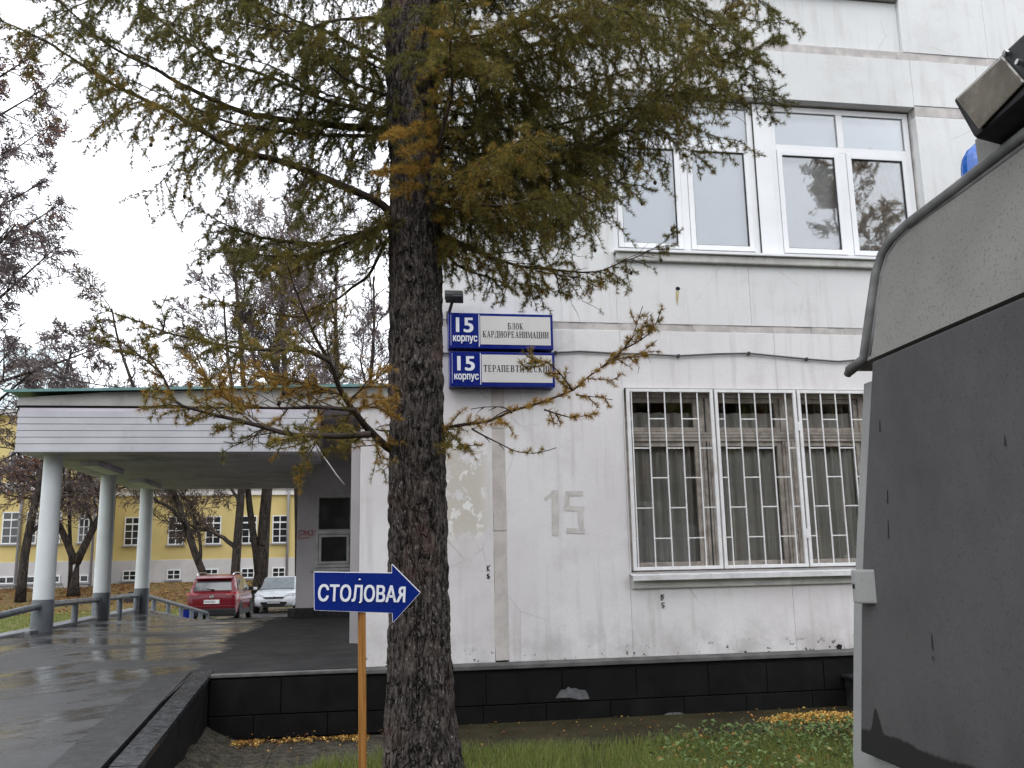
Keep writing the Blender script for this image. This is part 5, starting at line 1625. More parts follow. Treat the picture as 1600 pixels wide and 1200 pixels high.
def car_text(name, txt, mat, parent, O, w, h, face):
    V, F = text_mesh(txt, 1.0, 0.0)
    x0, x1 = V[:, 0].min(), V[:, 0].max(); y0, y1 = V[:, 1].min(), V[:, 1].max()
    sx, sz = w / (x1 - x0), h / (y1 - y0)
    P = [(O[0], O[1] + face * (v[0] - (x0 + x1) / 2) * sx, O[2] + (v[1] - (y0 + y1) / 2) * sz) for v in V]
    me = bpy.data.meshes.new(name); me.from_pydata(P, [], F); me.materials.append(mat)
    return link(name, me, parent)
car_text('plate_lettering', 'М007РМ', M['letter_black'], pl, (-2.1565, 0.05, 0.725), 0.36, 0.08, -1)
mb = MB()
n = 16
mb.prism([(-2.135, 0.085 * math.cos(a), 0.90 + 0.05 * math.sin(a)) for a in np.linspace(0, 6.283, n + 1)[:-1]], (-0.014, 0, 0)); mb.build('badge', M['chrome'], rt, local=True)

rt.scale = (1, 1, 1.05)
# silver hatchback, nose towards us
cy = 43.5; cx = at_px(437, 42.5)
st, hw = car('parked_car', 'silver hatchback facing us, partly hidden by the grey wing wall', (cx, cy, gz(cx, cy) + 0.0), math.radians(270 - 3), M['silver_paint'], 4.34, 1.84, 0.3,
    [(-2.15, 0.4, 0.85, 0.84), (-2.0, 0.28, 0.98, 0.95), (-1.2, 0.22, 0.97, 1.0), (0.2, 0.21, 0.95, 1.0), (0.95, 0.21, 0.94, 0.99), (1.55, 0.22, 0.86, 0.965), (1.98, 0.24, 0.76, 0.90), (2.12, 0.28, 0.66, 0.80), (2.17, 0.34, 0.56, 0.70)],
    [(-2.02, 0.95, 1.0, 0.90, 0.76), (-1.7, 0.96, 1.38, 0.92, 0.76), (-1.2, 0.95, 1.47, 0.93, 0.77), (-0.3, 0.94, 1.49, 0.94, 0.77), (0.15, 0.93, 1.45, 0.94, 0.76), (1.15, 0.90, 0.93, 0.90, 0.74)], (-1.3, 1.33), 0.31)
mb = MB(); mb.prism([(1.10, -0.72, 0.97), (1.10, 0.72, 0.97), (0.22, 0.62, 1.425), (0.22, -0.62, 1.425)], (0.03, 0, 0.03)); mb.build('windscreen', simple('windscreen_glass', (0.16, 0.18, 0.19), 0.08, 0.15, 4, spec=0.9), st, local=True)
for s in (1, -1):
    mb = MB(); mb.prism([(2.10, s * 0.46, 0.66), (2.0, s * 0.80, 0.69), (1.80, s * 0.86, 0.80), (1.86, s * 0.70, 0.80), (2.04, s * 0.46, 0.73)], (0.03, 0, 0.012)); mb.build('headlight', M['lamp_clear'], st, local=True)
    mb = MB(); mb.box((0.82, s * 0.89, 0.95), (0.96, s * 1.06, 1.07)); mb.build('wing_mirror', M['silver_paint'], st, local=True, bevel=0.03)
    mb = MB(); mb.prism([(2.10, s * 0.58, 0.33), (2.05, s * 0.76, 0.36), (2.04, s * 0.76, 0.47), (2.10, s * 0.58, 0.44)], (0.03, 0, 0)); mb.build('fog_light', M['black_plastic'], st, local=True)
side_glass(st, [(-1.55, 0.85, 1.0), (-0.5, 0.865, 0.99), (-0.5, 0.735, 1.37), (-1.4, 0.725, 1.35)], hw, M['car_glass'])
side_glass(st, [(-0.42, 0.865, 0.99), (0.85, 0.84, 0.96), (0.2, 0.725, 1.35), (-0.42, 0.735, 1.37)], hw, M['car_glass'])
mb = MB(); mb.prism([(2.175, -0.56, 0.42), (2.175, -0.5, 0.47), (2.175, 0.5, 0.47), (2.175, 0.56, 0.42), (2.16, 0.40, 0.25), (2.16, -0.40, 0.25)], (0.012, 0, 0)); mb.build('lower_intake', M['black_plastic'], st, local=True)
mb = MB(); mb.prism([(2.165, -0.36, 0.595), (2.165, 0.36, 0.595), (2.13, 0.46, 0.675), (2.13, -0.46, 0.675)], (0.015, 0, 0)); mb.build('grille', M['black_plastic'], st, local=True)
mb = MB(); mb.box((2.185, -0.26, 0.40), (2.2, 0.26, 0.51)); mb.build('number_plate', simple('shaded_plate', (0.25, 0.25, 0.25), 0.5), st, local=True)
mb = MB(); mb.prism([(2.165, 0.09 * math.cos(a), 0.66 + 0.035 * math.sin(a)) for a in np.linspace(0, 6.283, 15)[:-1]], (0.02, 0, 0)); mb.build('badge', M['chrome'], st, local=True)

# ================================================================== AMBULANCE (rear corner, close on the right)
tv = np.array((0.053, 1.0, 0)); tv /= np.linalg.norm(tv)
fv = np.array((tv[1], -tv[0], 0))                 # forward of the van (away from its rear face)
P0 = np.array((1.665, 2.8, 0))
AM = tag(empty('ambulance', (2.2, 1.9, 0)), 'grey high-roof ambulance parked close by, its dirty rear door and corner in view', 'ambulance')
def vr(px, py, off=0.0):                          # on the rear face, off metres towards its front
    return onP(px, py, P0 + fv * off, fv)
def uz(p): return float((p - P0) @ tv), float(p[2])
def W3(u, z, n=0.0): return P0 + tv * u + fv * n + np.array((0, 0, z))
belt = [uz(vr(1366, 567)), uz(vr(1600, 455))]
zbelt = (belt[0][1] + belt[1][1]) / 2
tl = math.radians(14)                              # lean of the raised roof's rear wall
un = fv * math.cos(tl) - np.array((0, 0, 1)) * math.sin(tl)      # its inward normal
pu = P0 + np.array((0, 0, zbelt)) + fv * 0.0
def ur(px, py, off=0.0): return onP(px, py, pu + un * off, un)
uL = uz(vr(1352, 700))[0]
UC = uL - 1.0                                      # middle of the van
# outlines on the left half, from the sill up
side = [uz(vr(x, y, 0.03)) for x, y in ((1333, 1185), (1334, 950), (1338, 860), (1343, 740), (1350, 600))]
side = [(side[0][0] + 0.01, 0.45)] + side
topc = [ur(x, y) for x, y in ((1358, 560), (1366, 500), (1376, 430), (1386, 398), (1402, 374), (1425, 352), (1500, 297), (1600, 219))]
top = [((p - P0) @ tv, p[2], (p - P0) @ fv) for p in topc]
# close the curve to the middle of the roof
def close(ctop):
    u, z, n = ctop[-1]
    out = list(ctop)
    u2, z2, n2 = ctop[-2]
    s = (z - z2) / (u2 - u)
    for k in range(1, 5):
        t = k / 4
        out.append((u + (UC - u) * t, z + s * (u - UC) * t * (1 - 0.5 * t), n + (n - n2) / (u2 - u) * (u - UC) * t * (1 - 0.5 * t)))
    return out
top = close(top)
mirror = lambda L: [(2 * UC - q[0],) + tuple(q[1:]) for q in L[::-1]]
# body shell behind the rear face: lower body and raised roof
prof = [W3(u, z, 0.03) for (u, z) in side] + [W3(u, z, 0.03) for (u, z) in mirror(side)]
mb = MB(); mb.prism(prof, fv * 4.9); sharp(mb.build('body', M['van_side'], AM), 30)
flat0 = [(side[-1][0] + 0.02, zbelt, 0.0)] + top
prof = [W3(*q) + un * 0.02 for q in flat0] + [W3(*q) + un * 0.02 for q in mirror(flat0)]
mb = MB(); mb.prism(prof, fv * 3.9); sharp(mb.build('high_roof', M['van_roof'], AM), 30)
# rear wall of the raised roof
flat = [(side[-1][0] + 0.02, zbelt, 0.0)] + top
poly = [W3(*q) - un * 0.012 for q in flat] + [W3(*q) - un * 0.012 for q in mirror(flat)]
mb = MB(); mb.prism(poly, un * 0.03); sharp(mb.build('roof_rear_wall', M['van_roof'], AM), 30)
# rubber gutter following the edge
gp = [W3(u, z, n - 0.015) for (u, z, n) in [((side[-1][0]), zbelt - 0.005, 0.0)] + top]
gp = gp + [W3(u, z, n - 0.015) for (u, z, n) in mirror(top)[1:]]
mb = MB(); mb.tube(gp, 0.019, 10); gq = [p + (W3(UC, zbelt + 0.1) - p) / np.linalg.norm(W3(UC, zbelt + 0.1) - p) * 0.03 + un * 0.008 for p in gp[1:-1]]; mb.tube(gq, 0.010, 8); mb.build('gutter', M['gutter'], AM, smooth=True)
mb = MB(); e0 = vr(1350, 570, -0.03); mb.tube([W3(side[-1][0] + 0.022, zbelt - 0.016, -0.015), W3(side[-1][0] - 0.006, zbelt + 0.002, -0.015)], [0.014, 0.014], 8); mb.build('gutter_end', M['gutter'], AM, smooth=True)
# rear doors
dl = [uz(vr(x, y)) for x, y in ((1350, 1174), (1351, 950), (1354, 850), (1359, 740), (1369, 572))]
zb_ = uz(vr(1350, 1174))[1]
for sgn in (0, 1):
    pts = [(u, z) for (u, z) in dl] + [(UC + 0.006, zbelt - 0.008), (UC + 0.006, zb_)]
    pts[4] = (pts[4][0], zbelt - 0.008)
    if sgn: pts = [(2 * UC - u, z) for (u, z) in pts]
    mb = MB(); mb.prism([W3(u, z, -0.012) for u, z in pts], fv * 0.04)
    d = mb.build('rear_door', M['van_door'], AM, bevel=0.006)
    if not sgn:
        for L in ([(1374, 657), (1375, 675), (1373, 675)], [(1569, 680), (1572, 697), (1568, 696)], [(1386, 765), (1387, 786), (1385, 786)], [(1387, 812), (1388.5, 841), (1386.5, 841)], [(1455, 990), (1458, 1017), (1455, 1010)], [(1456, 1024), (1460, 1030), (1456, 1030)]):
            mb = MB(); mb.prism([vr(x, y, -0.0142) for x, y in L], fv * 0.0016); mb.build('drip', M['drip'], d)
# hinge block on the corner
a, b = uz(vr(1345, 890, -0.03)), uz(vr(1345, 942, -0.03))
mb = MB()
hz0, hz1 = b[1], a[1]
hp = [W3(a[0] + 0.045, hz0, -0.045), W3(a[0] - 0.012, hz0, -0.055), W3(a[0] - 0.055, hz0, -0.012), W3(a[0] - 0.055, hz0, 0.02), W3(a[0] + 0.045, hz0, 0.02)]
mb.prism(hp, (0, 0, hz1 - hz0)); hg = mb.build('hinge', M['van_side'], AM, bevel=0.006)
c = (hp[0] + hp[1]) / 2 + np.array((0, 0, (hz1 - hz0) * 0.5))
mb = MB(); mb.tube([c - fv * 0.002, c + fv * 0.004], 0.009, 8); mb.build('hinge_bolt', M['dark'], hg)
# bumper and step, wheels
mb = MB(); mb.prism([W3(uL + 0.02, 0.45, -0.10), W3(2 * UC - uL - 0.02, 0.45, -0.10), W3(2 * UC - uL - 0.02, 0.45, 0.1), W3(uL + 0.02, 0.45, 0.1)], (0, 0, 0.22)); mb.build('bumper', M['van_side'], AM, bevel=0.03)
for (n, s) in ((1.1, 0), (4.2, 0), (1.1, 1), (4.2, 1)):
    u = uL - 0.12 if not s else 2 * UC - uL + 0.12
    c = W3(u, 0.34, n); ax = tv * 0.11
    mb = MB(); mb.tube([c - ax, c - ax * 0.9, c + ax * 0.9, c + ax], [0.29, 0.34, 0.34, 0.29], 24); w = mb.build('wheel', M['tyre'], AM)
    mb = MB(); mb.tube([c - ax * 1.03, c + ax * 1.03], 0.2, 16); mb.build('rim', M['rim'], w)
# work lamp high on the rear
lp = [(1488, 156), (1570, 79), (1592, 58), (1660, 0), (1690, 60), (1600, 148), (1521, 216)]
mb = MB(); mb.prism([ur(x, y, -0.10) for x, y in lp], un * 0.14); wl = mb.build('work_lamp', M['black_plastic'], AM, bevel=0.012)
A_, B_, C_, D_ = [ur(x, y, -0.106) for x, y in ((1495, 154), (1567, 88), (1602, 128), (1531, 203))]
mb = MB()
n = 26
for k in range(n):
    for (t0, t1, o0, o1) in ((k / n, (k + 0.5) / n, 0, 0.006), ((k + 0.5) / n, (k + 1) / n, 0.006, 0)):
        p = [A_ + (B_ - A_) * t0 - un * o0, A_ + (B_ - A_) * t1 - un * o1, D_ + (C_ - D_) * t1 - un * o1, D_ + (C_ - D_) * t0 - un * o0]
        mb.add(p, [(0, 1, 2, 3)])
mb.build('lens', M['lens'], wl)
mb = MB()
for x, y in ((1595, 98), (1575, 84)):
    c = ur(x, y, -0.105); mb.tube([c, c - un * 0.012], 0.008, 8)
mb.build('screw', M['chrome'], wl)
# foot of the lamp: pale roof boss beneath it
bp = [(1521, 218), (1600, 150), (1680, 90), (1700, 150), (1600, 226), (1540, 272), (1527, 258)]
mb = MB(); mb.prism([ur(x, y, 0.01) for x, y in bp], un * 0.3); mb.build('lamp_boss', M['van_roof'], AM, bevel=0.01)
# blue beacon on the roof
c = onP(1532, 252, pu + un * 0.45, un)
mb = MB()
zz = np.linspace(-0.10, 0.075, 7); rr_ = [0.07, 0.07, 0.07, 0.068, 0.062, 0.045, 0.012]
n = 32
vs = []
for z, r in zip(zz, rr_):
    for k in range(n):
        a = 2 * math.pi * k / n; q = r * (1 + (0.04 if k % 2 else 0))
        vs.append(c + np.array((q * math.cos(a), q * math.sin(a), z)))
fs = [(i * n + k, i * n + (k + 1) % n, (i + 1) * n + (k + 1) % n, (i + 1) * n + k) for i in range(6) for k in range(n)] + [tuple(range(6 * n, 7 * n))]
mb.add(vs, fs); mb.build('beacon', M['beacon'], AM)

# ================================================================== ARROW SIGN
YS = 4.2
S = tag(empty('arrow_sign', (0.02, YS, 0)), 'blue arrow sign with white lettering on a varnished timber stake', 'sign')
s3 = lambda x, y, o=0.0: onY(x, y, YS + o)
out = [(491, 893.5), (612.5, 895), (612.5, 881.5), (656.5, 925.5), (614, 972.5), (613.5, 957.5), (491.5, 953)]
mb = MB(); mb.prism([s3(x, y) for x, y in out], (0, 0.006, 0)); mb.build('board', M['blue_arrow'], S)
ctr = np.mean(out, axis=0)
mb = MB()
n = len(out)
for k in range(n):
    a, b = s3(*out[k], 0.0025), s3(*out[(k + 1) % n], 0.0025)
    if k in (0, 2): mb.bar(a, b, 0.004, 0.007, up=(0, 1, 0))
    else: mb.bar(a, b, 0.004, 0.003, up=(0, 1, 0))
mb.build('edging', M['letter_white'], S)
a, b = s3(497, 926), s3(633.5, 928)
ex = (b - a) / np.linalg.norm(b - a); ez = np.cross(np.array((0, -1.0, 0)), ex) * -1
ez = np.array((-ex[2], 0, ex[0]))
hh = s3(565, 914)[2] - s3(565, 940)[2]
put_text('lettering', 'СТОЛОВАЯ', M['letter_white'], S, (a + b) / 2, ex, ez, np.linalg.norm(b - a), hh, 0.028, 0.002)
for (x, y) in ((562, 906), (562.5, 942)):
    c = s3(x, y); mb = MB(); mb.tube([c + (0, 0.002, 0), c - (0, 0.003, 0), c - (0, 0.0045, 0)], [0.0055, 0.0055, 0.003], 10); mb.build('screw', M['chrome'], S, smooth=True)
c1, c2 = s3(565, 900, 0.022), s3(566.5, 1200, 0.022)
d = (c2 - c1) / (c2[2] - c1[2])
bot = c1 + d * (-0.15 - c1[2])
mb = MB(); mb.bar(bot, c1, 0.034, 0.03, up=(0, 1, 0)); mb.build('stake', M['post_wood'], S, bevel=0.002)

# ================================================================== THE LARCH
TY = 5.6
LT = tag(empty('larch_tree', (0.37, TY, 0)), 'tall dark-barked larch with green and golden needles in front of the white building', 'tree')
axis_px = [(1330, 668, 84), (1260, 664, 72), (1200, 660.5, 57), (1150, 657.5, 52), (1100, 656.5, 49.5), (1000, 655, 46), (900, 654, 44.5), (800, 652.5, 43), (700, 651.5, 41.5), (600, 650.5, 40.5), (500, 650, 39.8), (400, 649.5, 39), (310, 648.5, 38.5), (290, 648, 37), (200, 645, 37), (100, 644.5, 37), (0, 644, 37), (-300, 640, 35), (-700, 634, 30)]
ctrs = [(onY(x, y, TY), w) for (y, x, w) in axis_px]
tz = np.array([c[2] for c, w in ctrs]); tx = np.array([c[0] for c, w in ctrs])
tr = np.array([w * np.linalg.norm(c - CO) / FPX * 0.985 for c, w in ctrs])
tz[0] = min(tz[0], -0.12)
NA, NZ = 150, 760
zz = np.linspace(-0.1, tz[-1], NZ)
cx_ = np.interp(zz, tz, tx); cr_ = np.interp(zz, tz, tr)
A = np.linspace(0, 2 * math.pi, NA, endpoint=False)
AA, ZZ = np.meshgrid(A / (2 * math.pi), zz)
def per(fx, fz, seed): return vnoise(AA * fx, ZZ * fz + 40, seed, fx)
warp = 0.35 * (per(10, 3.0, 80) - 0.5)
def perw(fx, fz, seed): return vnoise((AA + warp / fx) * fx, ZZ * fz + 40 + 1.2 * per(8, 4, seed + 50), seed, fx)
ridge = 1 - np.abs(2 * perw(26, 5.0, 81) - 1)
ridge2 = 1 - np.abs(2 * perw(52, 11.0, 82) - 1)
plate = perw(40, 22.0, 83)
fine_ = perw(110, 46.0, 84)
hgt = -0.5 * ridge ** 2.2 - 0.28 * ridge2 ** 2 + 0.35 * plate + 0.22 * fine_
edge = 0.35 * (per(6, 1.6, 85) - 0.5)
RR = np.interp(ZZ, zz, cr_) * (1 + 0.05 * edge) + 0.030 * hgt + 0.006
for (ka, kz, ks) in ((-0.25, 2.72, 0.05), (-0.29, 3.35, 0.04), (-0.22, 1.95, 0.035), (-0.2, 4.55, 0.05)):
    da = (np.abs(((AA - ka) % 1.0 + 0.5) % 1.0 - 0.5)) * 2 * math.pi * 0.165; dz_ = ZZ - kz
    q_ = np.sqrt(da ** 2 + (dz_ * 0.8) ** 2) / ks
    RR = RR + 0.016 * np.exp(-((q_ - 1.0) / 0.45) ** 2) - 0.02 * np.exp(-(q_ / 0.7) ** 2)
low = np.clip((0.9 - ZZ) / 0.9, 0, 1) ** 2
RR = RR * (1 + low * 0.16 * np.sin(AA * 2 * math.pi * 5 + 1.0))
V = np.stack([np.interp(ZZ, zz, cx_) + RR * np.cos(AA * 2 * math.pi), TY + RR * np.sin(AA * 2 * math.pi), ZZ], -1).reshape(-1, 3) - ORG[LT.name]
i = np.arange(NZ * NA).reshape(NZ, NA)
F = np.stack([i[:-1], np.roll(i, -1, 1)[:-1], np.roll(i, -1, 1)[1:], i[1:]], -1).reshape(-1, 4)
link('trunk', np_mesh('trunk', V, F, [M['bark']], smooth=True), LT)
def trunk_at(z): return float(np.interp(z, tz, tx)), float(np.interp(z, tz, tr))

# every limb as surveyed: sight points, depth of its tip, root radius, golden share, side-twig density, twig length, droop
BR = [
 ([(612, 330), (590, 315), (520, 285), (437, 255), (376, 238), (306, 201), (262, 175), (175, 131), (87, 74), (9, 35), (-60, 0)], -0.5, 0.030, 0.30, 1.0, 0.42, 0.5),
 ([(604, 203), (520, 196), (437, 186), (372, 173), (280, 131), (245, 109), (175, 74), (131, 39), (100, 9), (60, -40)], 0.5, 0.030, 0.25, 1.0, 0.40, 0.5),
 ([(608, 181), (503, 157), (416, 122), (328, 92), (280, 61), (210, 4), (150, -50)], 0.1, 0.018, 0.12, 1.0, 0.36, 0.6),
 ([(608, 149), (547, 125), (503, 92), (437, 44), (380, 9), (330, -50)], -0.5, 0.016, 0.25, 1.0, 0.36, 0.6),
 ([(608, 100), (525, 57), (459, 31), (394, 0), (340, -40)], 0.6, 0.018, 0.15, 1.0, 0.36, 0.6),
 ([(612, 26), (525, 31), (468, 48), (415, 44), (340, 30), (280, 20)], -0.8, 0.016, 0.15, 1.0, 0.34, 0.6),
 ([(612, -60), (500, -70), (380, -40), (250, -20), (130, 10), (40, 60)], 0.9, 0.026, 0.12, 1.0, 0.42, 0.7),
 ([(612, -140), (480, -150), (340, -110), (200, -90), (60, -40)], 0.2, 0.028, 0.12, 0.9, 0.46, 0.8),
 ([(610, 352), (569, 363), (503, 380), (415, 372), (350, 350), (302, 324)], 0.5, 0.026, 0.22, 1.25, 0.34, 0.4),
 ([(610, 345), (560, 372), (500, 396), (430, 400), (370, 395), (305, 400)], -0.4, 0.018, 0.25, 1.2, 0.30, 0.4),
 ([(608, 372), (577, 429), (556, 446), (481, 494), (394, 485), (332, 470), (297, 452)], 0.7, 0.014, 0.45, 0.5, 0.28, 0.5),
 ([(612, 704), (582, 677), (557, 646), (532, 609), (517, 568), (498, 534), (482, 496), (464, 449), (450, 410)], -0.9, 0.030, 0.55, 0.55, 0.30, 0.2),
 ([(579, 679), (520, 681), (457, 679), (417, 668), (386, 659), (307, 640), (276, 627), (257, 590), (239, 571), (189, 534), (151, 512), (126, 502)], -0.95, 0.019, 0.45, 0.8, 0.22, 0.1),
 ([(517, 566), (479, 549), (401, 546), (360, 541), (307, 530), (254, 518), (223, 506), (185, 493), (164, 485)], -1.1, 0.014, 0.35, 0.9, 0.20, 0.0),
 ([(254, 518), (258, 500), (252, 482), (262, 460)], -1.1, 0.006, 0.25, 1.0, 0.10, 0.0),
 ([(557, 642), (495, 637), (432, 638), (370, 630), (330, 600), (310, 570), (295, 556)], -0.6, 0.014, 0.75, 1.0, 0.24, 0.1),
 ([(540, 620), (480, 600), (420, 590), (360, 580), (330, 590)], -0.3, 0.009, 0.75, 1.0, 0.22, 0.1),
 ([(589, 671), (600, 664), (612, 664)], 0.0, 0.012, 0.6, 0.2, 0.1, 0.2),
 ([(545, 626), (570, 605), (590, 590), (611, 572)], -0.5, 0.009, 0.9, 1.5, 0.20, 0.3),
 ([(560, 640), (585, 630), (612, 625)], -0.5, 0.008, 0.9, 1.5, 0.18, 0.6),
 ([(420, 665), (380, 690), (350, 690)], -0.9, 0.006, 0.3, 0.5, 0.16, 0.3),
 ([(500, 682), (480, 715), (470, 735)], -0.7, 0.006, 0.4, 1.0, 0.14, 0.6),
 # right, lower
 ([(692, 670), (725, 665), (767, 659), (800, 645), (840, 632), (880, 617), (897, 610), (917, 592), (940, 575), (967, 555), (987, 532), (996, 508), (1005, 480)], -0.55, 0.013, 0.80, 0.75, 0.16, 0.1),
 ([(975, 545), (1003, 530), (1022, 512), (1034, 482)], -0.5, 0.006, 0.65, 1.0, 0.10, -0.1),
 ([(895, 610), (877, 585), (855, 567), (827, 560), (816, 545)], -0.7, 0.006, 0.75, 1.0, 0.12, 0.0),
 ([(940, 575), (965, 562), (1000, 552), (1026, 532)], -0.3, 0.005, 0.70, 1.0, 0.12, 0.2),
 ([(737, 670), (780, 692), (810, 705), (842, 707), (870, 699)], -0.6, 0.006, 0.6, 0.6, 0.07, 0.4),
 ([(850, 640), (892, 652), (915, 650), (935, 645)], -0.5, 0.006, 0.7, 0.8, 0.09, 0.4),
 ([(900, 617), (930, 620), (957, 626)], -0.4, 0.005, 0.7, 0.9, 0.10, 0.4),
 ([(800, 645), (785, 637), (757, 636), (735, 640)], -0.6, 0.005, 0.9, 1.0, 0.10, 0.1),
 ([(692, 668), (705, 680), (725, 695), (745, 695)], -0.35, 0.007, 0.5, 1.6, 0.14, 0.5),
 # right, middle
 ([(690, 367), (731, 385), (797, 411), (862, 420), (928, 424), (972, 407), (1010, 392), (1040, 375), (1059, 350)], 0.6, 0.015, 0.35, 1.1, 0.26, 0.5),
 ([(690, 368), (725, 388), (775, 408), (840, 425), (900, 436), (950, 442)], -0.3, 0.010, 0.45, 0.9, 0.20, 0.6),
 ([(762, 398), (845, 389), (906, 372), (946, 346)], 0.6, 0.006, 0.30, 0.35, 0.16, 0.3),
 ([(688, 392), (720, 420), (770, 438), (830, 450), (890, 462)], 0.4, 0.008, 0.45, 0.9, 0.13, 0.5),
 ([(687, 306), (740, 295), (810, 273), (880, 254), (950, 219), (994, 184), (1037, 149), (1086, 100), (1125, 39), (1151, 0), (1180, -50)], 0.3, 0.024, 0.38, 1.05, 0.36, 0.55),
 ([(687, 315), (775, 319), (836, 308), (900, 300), (960, 280), (1010, 262)], -0.6, 0.016, 0.45, 1.1, 0.32, 0.6),
 ([(687, 330), (740, 345), (800, 352), (860, 345), (910, 330)], 0.9, 0.012, 0.40, 1.1, 0.30, 0.6),
 ([(696, 201), (797, 203), (854, 199), (906, 188), (981, 171), (1037, 175), (1103, 210), (1160, 223)], -0.1, 0.015, 0.20, 1.1, 0.30, 0.5),
 ([(688, 230), (760, 245), (840, 240), (920, 235), (1000, 240), (1045, 260)], 1.0, 0.015, 0.25, 1.1, 0.34, 0.6),
 ([(690, 120), (780, 105), (858, 83), (906, 57), (950, 26), (981, 9), (1020, -30)], 0.6, 0.020, 0.25, 1.1, 0.38, 0.6),
 ([(690, 70), (760, 70), (830, 40), (900, 20), (980, 40), (1050, 70), (1110, 110), (1150, 150)], -0.8, 0.020, 0.22, 1.15, 0.36, 0.5),
 ([(690, -20), (800, -40), (920, -40), (1020, -10), (1110, 40), (1170, 85), (1213, 110)], 0.1, 0.024, 0.15, 1.2, 0.34, 0.5),
 ([(690, -90), (820, -120), (960, -100), (1080, -60), (1170, -10), (1222, 40)], 0.5, 0.026, 0.12, 1.2, 0.38, 0.6),
 ([(690, -160), (800, -190), (930, -170), (1060, -130), (1150, -80)], -0.5, 0.024, 0.12, 1.1, 0.40, 0.7),
 ([(690, 160), (745, 160), (810, 140), (880, 140), (960, 120), (1040, 110)], 0.9, 0.014, 0.25, 1.15, 0.36, 0.6),
 ([(1040, 150), (1090, 140), (1140, 130), (1190, 140), (1215, 160)], 0.2, 0.008, 0.12, 1.3, 0.26, 0.4),
 ([(1086, 100), (1130, 95), (1180, 80), (1210, 60)], 0.3, 0.008, 0.12, 1.3, 0.26, 0.3),
 # limbs towards the viewer, crossing the trunk
 ([(664, 302), (679, 245), (694, 197), (705, 144), (703, 66), (716, 0), (722, -60)], -1.0, 0.017, 0.38, 0.65, 0.24, 0.5),
 ([(672, 300), (690, 290), (740, 262), (790, 230), (850, 205)], -1.3, 0.012, 0.55, 0.9, 0.24, 0.4),
 ([(694, 197), (660, 196), (630, 206), (600, 214)], -1.0, 0.006, 0.72, 1.2, 0.09, 0.1),
 ([(684, 225), (655, 228), (625, 240)], -0.9, 0.005, 0.6, 1.0, 0.08, 0.2),
 ([(672, 270), (645, 264), (615, 268), (590, 275)], -0.8, 0.005, 0.72, 1.2, 0.08, 0.1),
 ([(668, 292), (640, 290), (600, 300)], -0.7, 0.005, 0.7, 1.1, 0.08, 0.1),
 ([(705, 100), (670, 85), (635, 90), (610, 100)], -1.1, 0.006, 0.15, 0.9, 0.14, 0.4),
 ([(703, 60), (740, 80), (780, 110)], -1.1, 0.006, 0.2, 1.0, 0.18, 0.5),
 ([(700, 20), (660, 10), (620, 15), (580, 30)], -1.1, 0.006, 0.15, 0.9, 0.14, 0.5),
 ([(700, -20), (690, 30), (680, 70), (660, 110)], -1.3, 0.008, 0.2, 0.8, 0.12, 0.5),
]
EXTRA = []
random.seed(77)
for (pp, dep, r0, gold, dens, tl_, droop) in BR:
    if r0 >= (0.013 if pp[-1][0] > 700 else 0.017) and pp[0][1] < 330 and abs(pp[0][0] - 650) < 62 and not 625 < pp[0][0] < 685:
        dy = random.choice((-1, 1)) * random.uniform(22, 48)
        n_ = len(pp)
        q_ = [(x + random.uniform(-14, 14) * k / n_, y + dy * (0.35 + k / n_) + random.uniform(-6, 6)) for k, (x, y) in enumerate(pp)]
        q_[0] = (pp[0][0], pp[0][1] + dy * 0.35)
        EXTRA.append((q_[: max(4, int(n_ * random.uniform(0.75, 1.0)))], dep + random.choice((-0.7, 0.7)), r0 * 0.55, gold, dens * 0.95, tl_ * 0.9, droop))
BR += EXTRA
NMATS = [M['needle_green'], M['needle_olive'], M['needle_gold']]
cone_mb = MB()
zs_, rs_ = [0, 0.006, 0.014, 0.022, 0.028], [0.004, 0.010, 0.012, 0.009, 0.003]
cone_mb.tube([(0, 0, -z) for z in zs_], rs_, 7)
cone_me = cone_mb.mesh('cone', M['cone'])


def smooth_line(P, step):
    P = np.array(P)
    out = []
    for k in range(len(P) - 1):
        p0, p1, p2, p3 = P[max(k - 1, 0)], P[k], P[k + 1], P[min(k + 2, len(P) - 1)]
        m = max(2, int(np.linalg.norm(p2 - p1) / step))
        for t in np.arange(m) / m:
            out.append(0.5 * ((2 * p1) + (p2 - p0) * t + (2 * p0 - 5 * p1 + 4 * p2 - p3) * t * t + (3 * p1 - p0 - 3 * p2 + p3) * t ** 3))
    out.append(P[-1])
    return np.array(out)


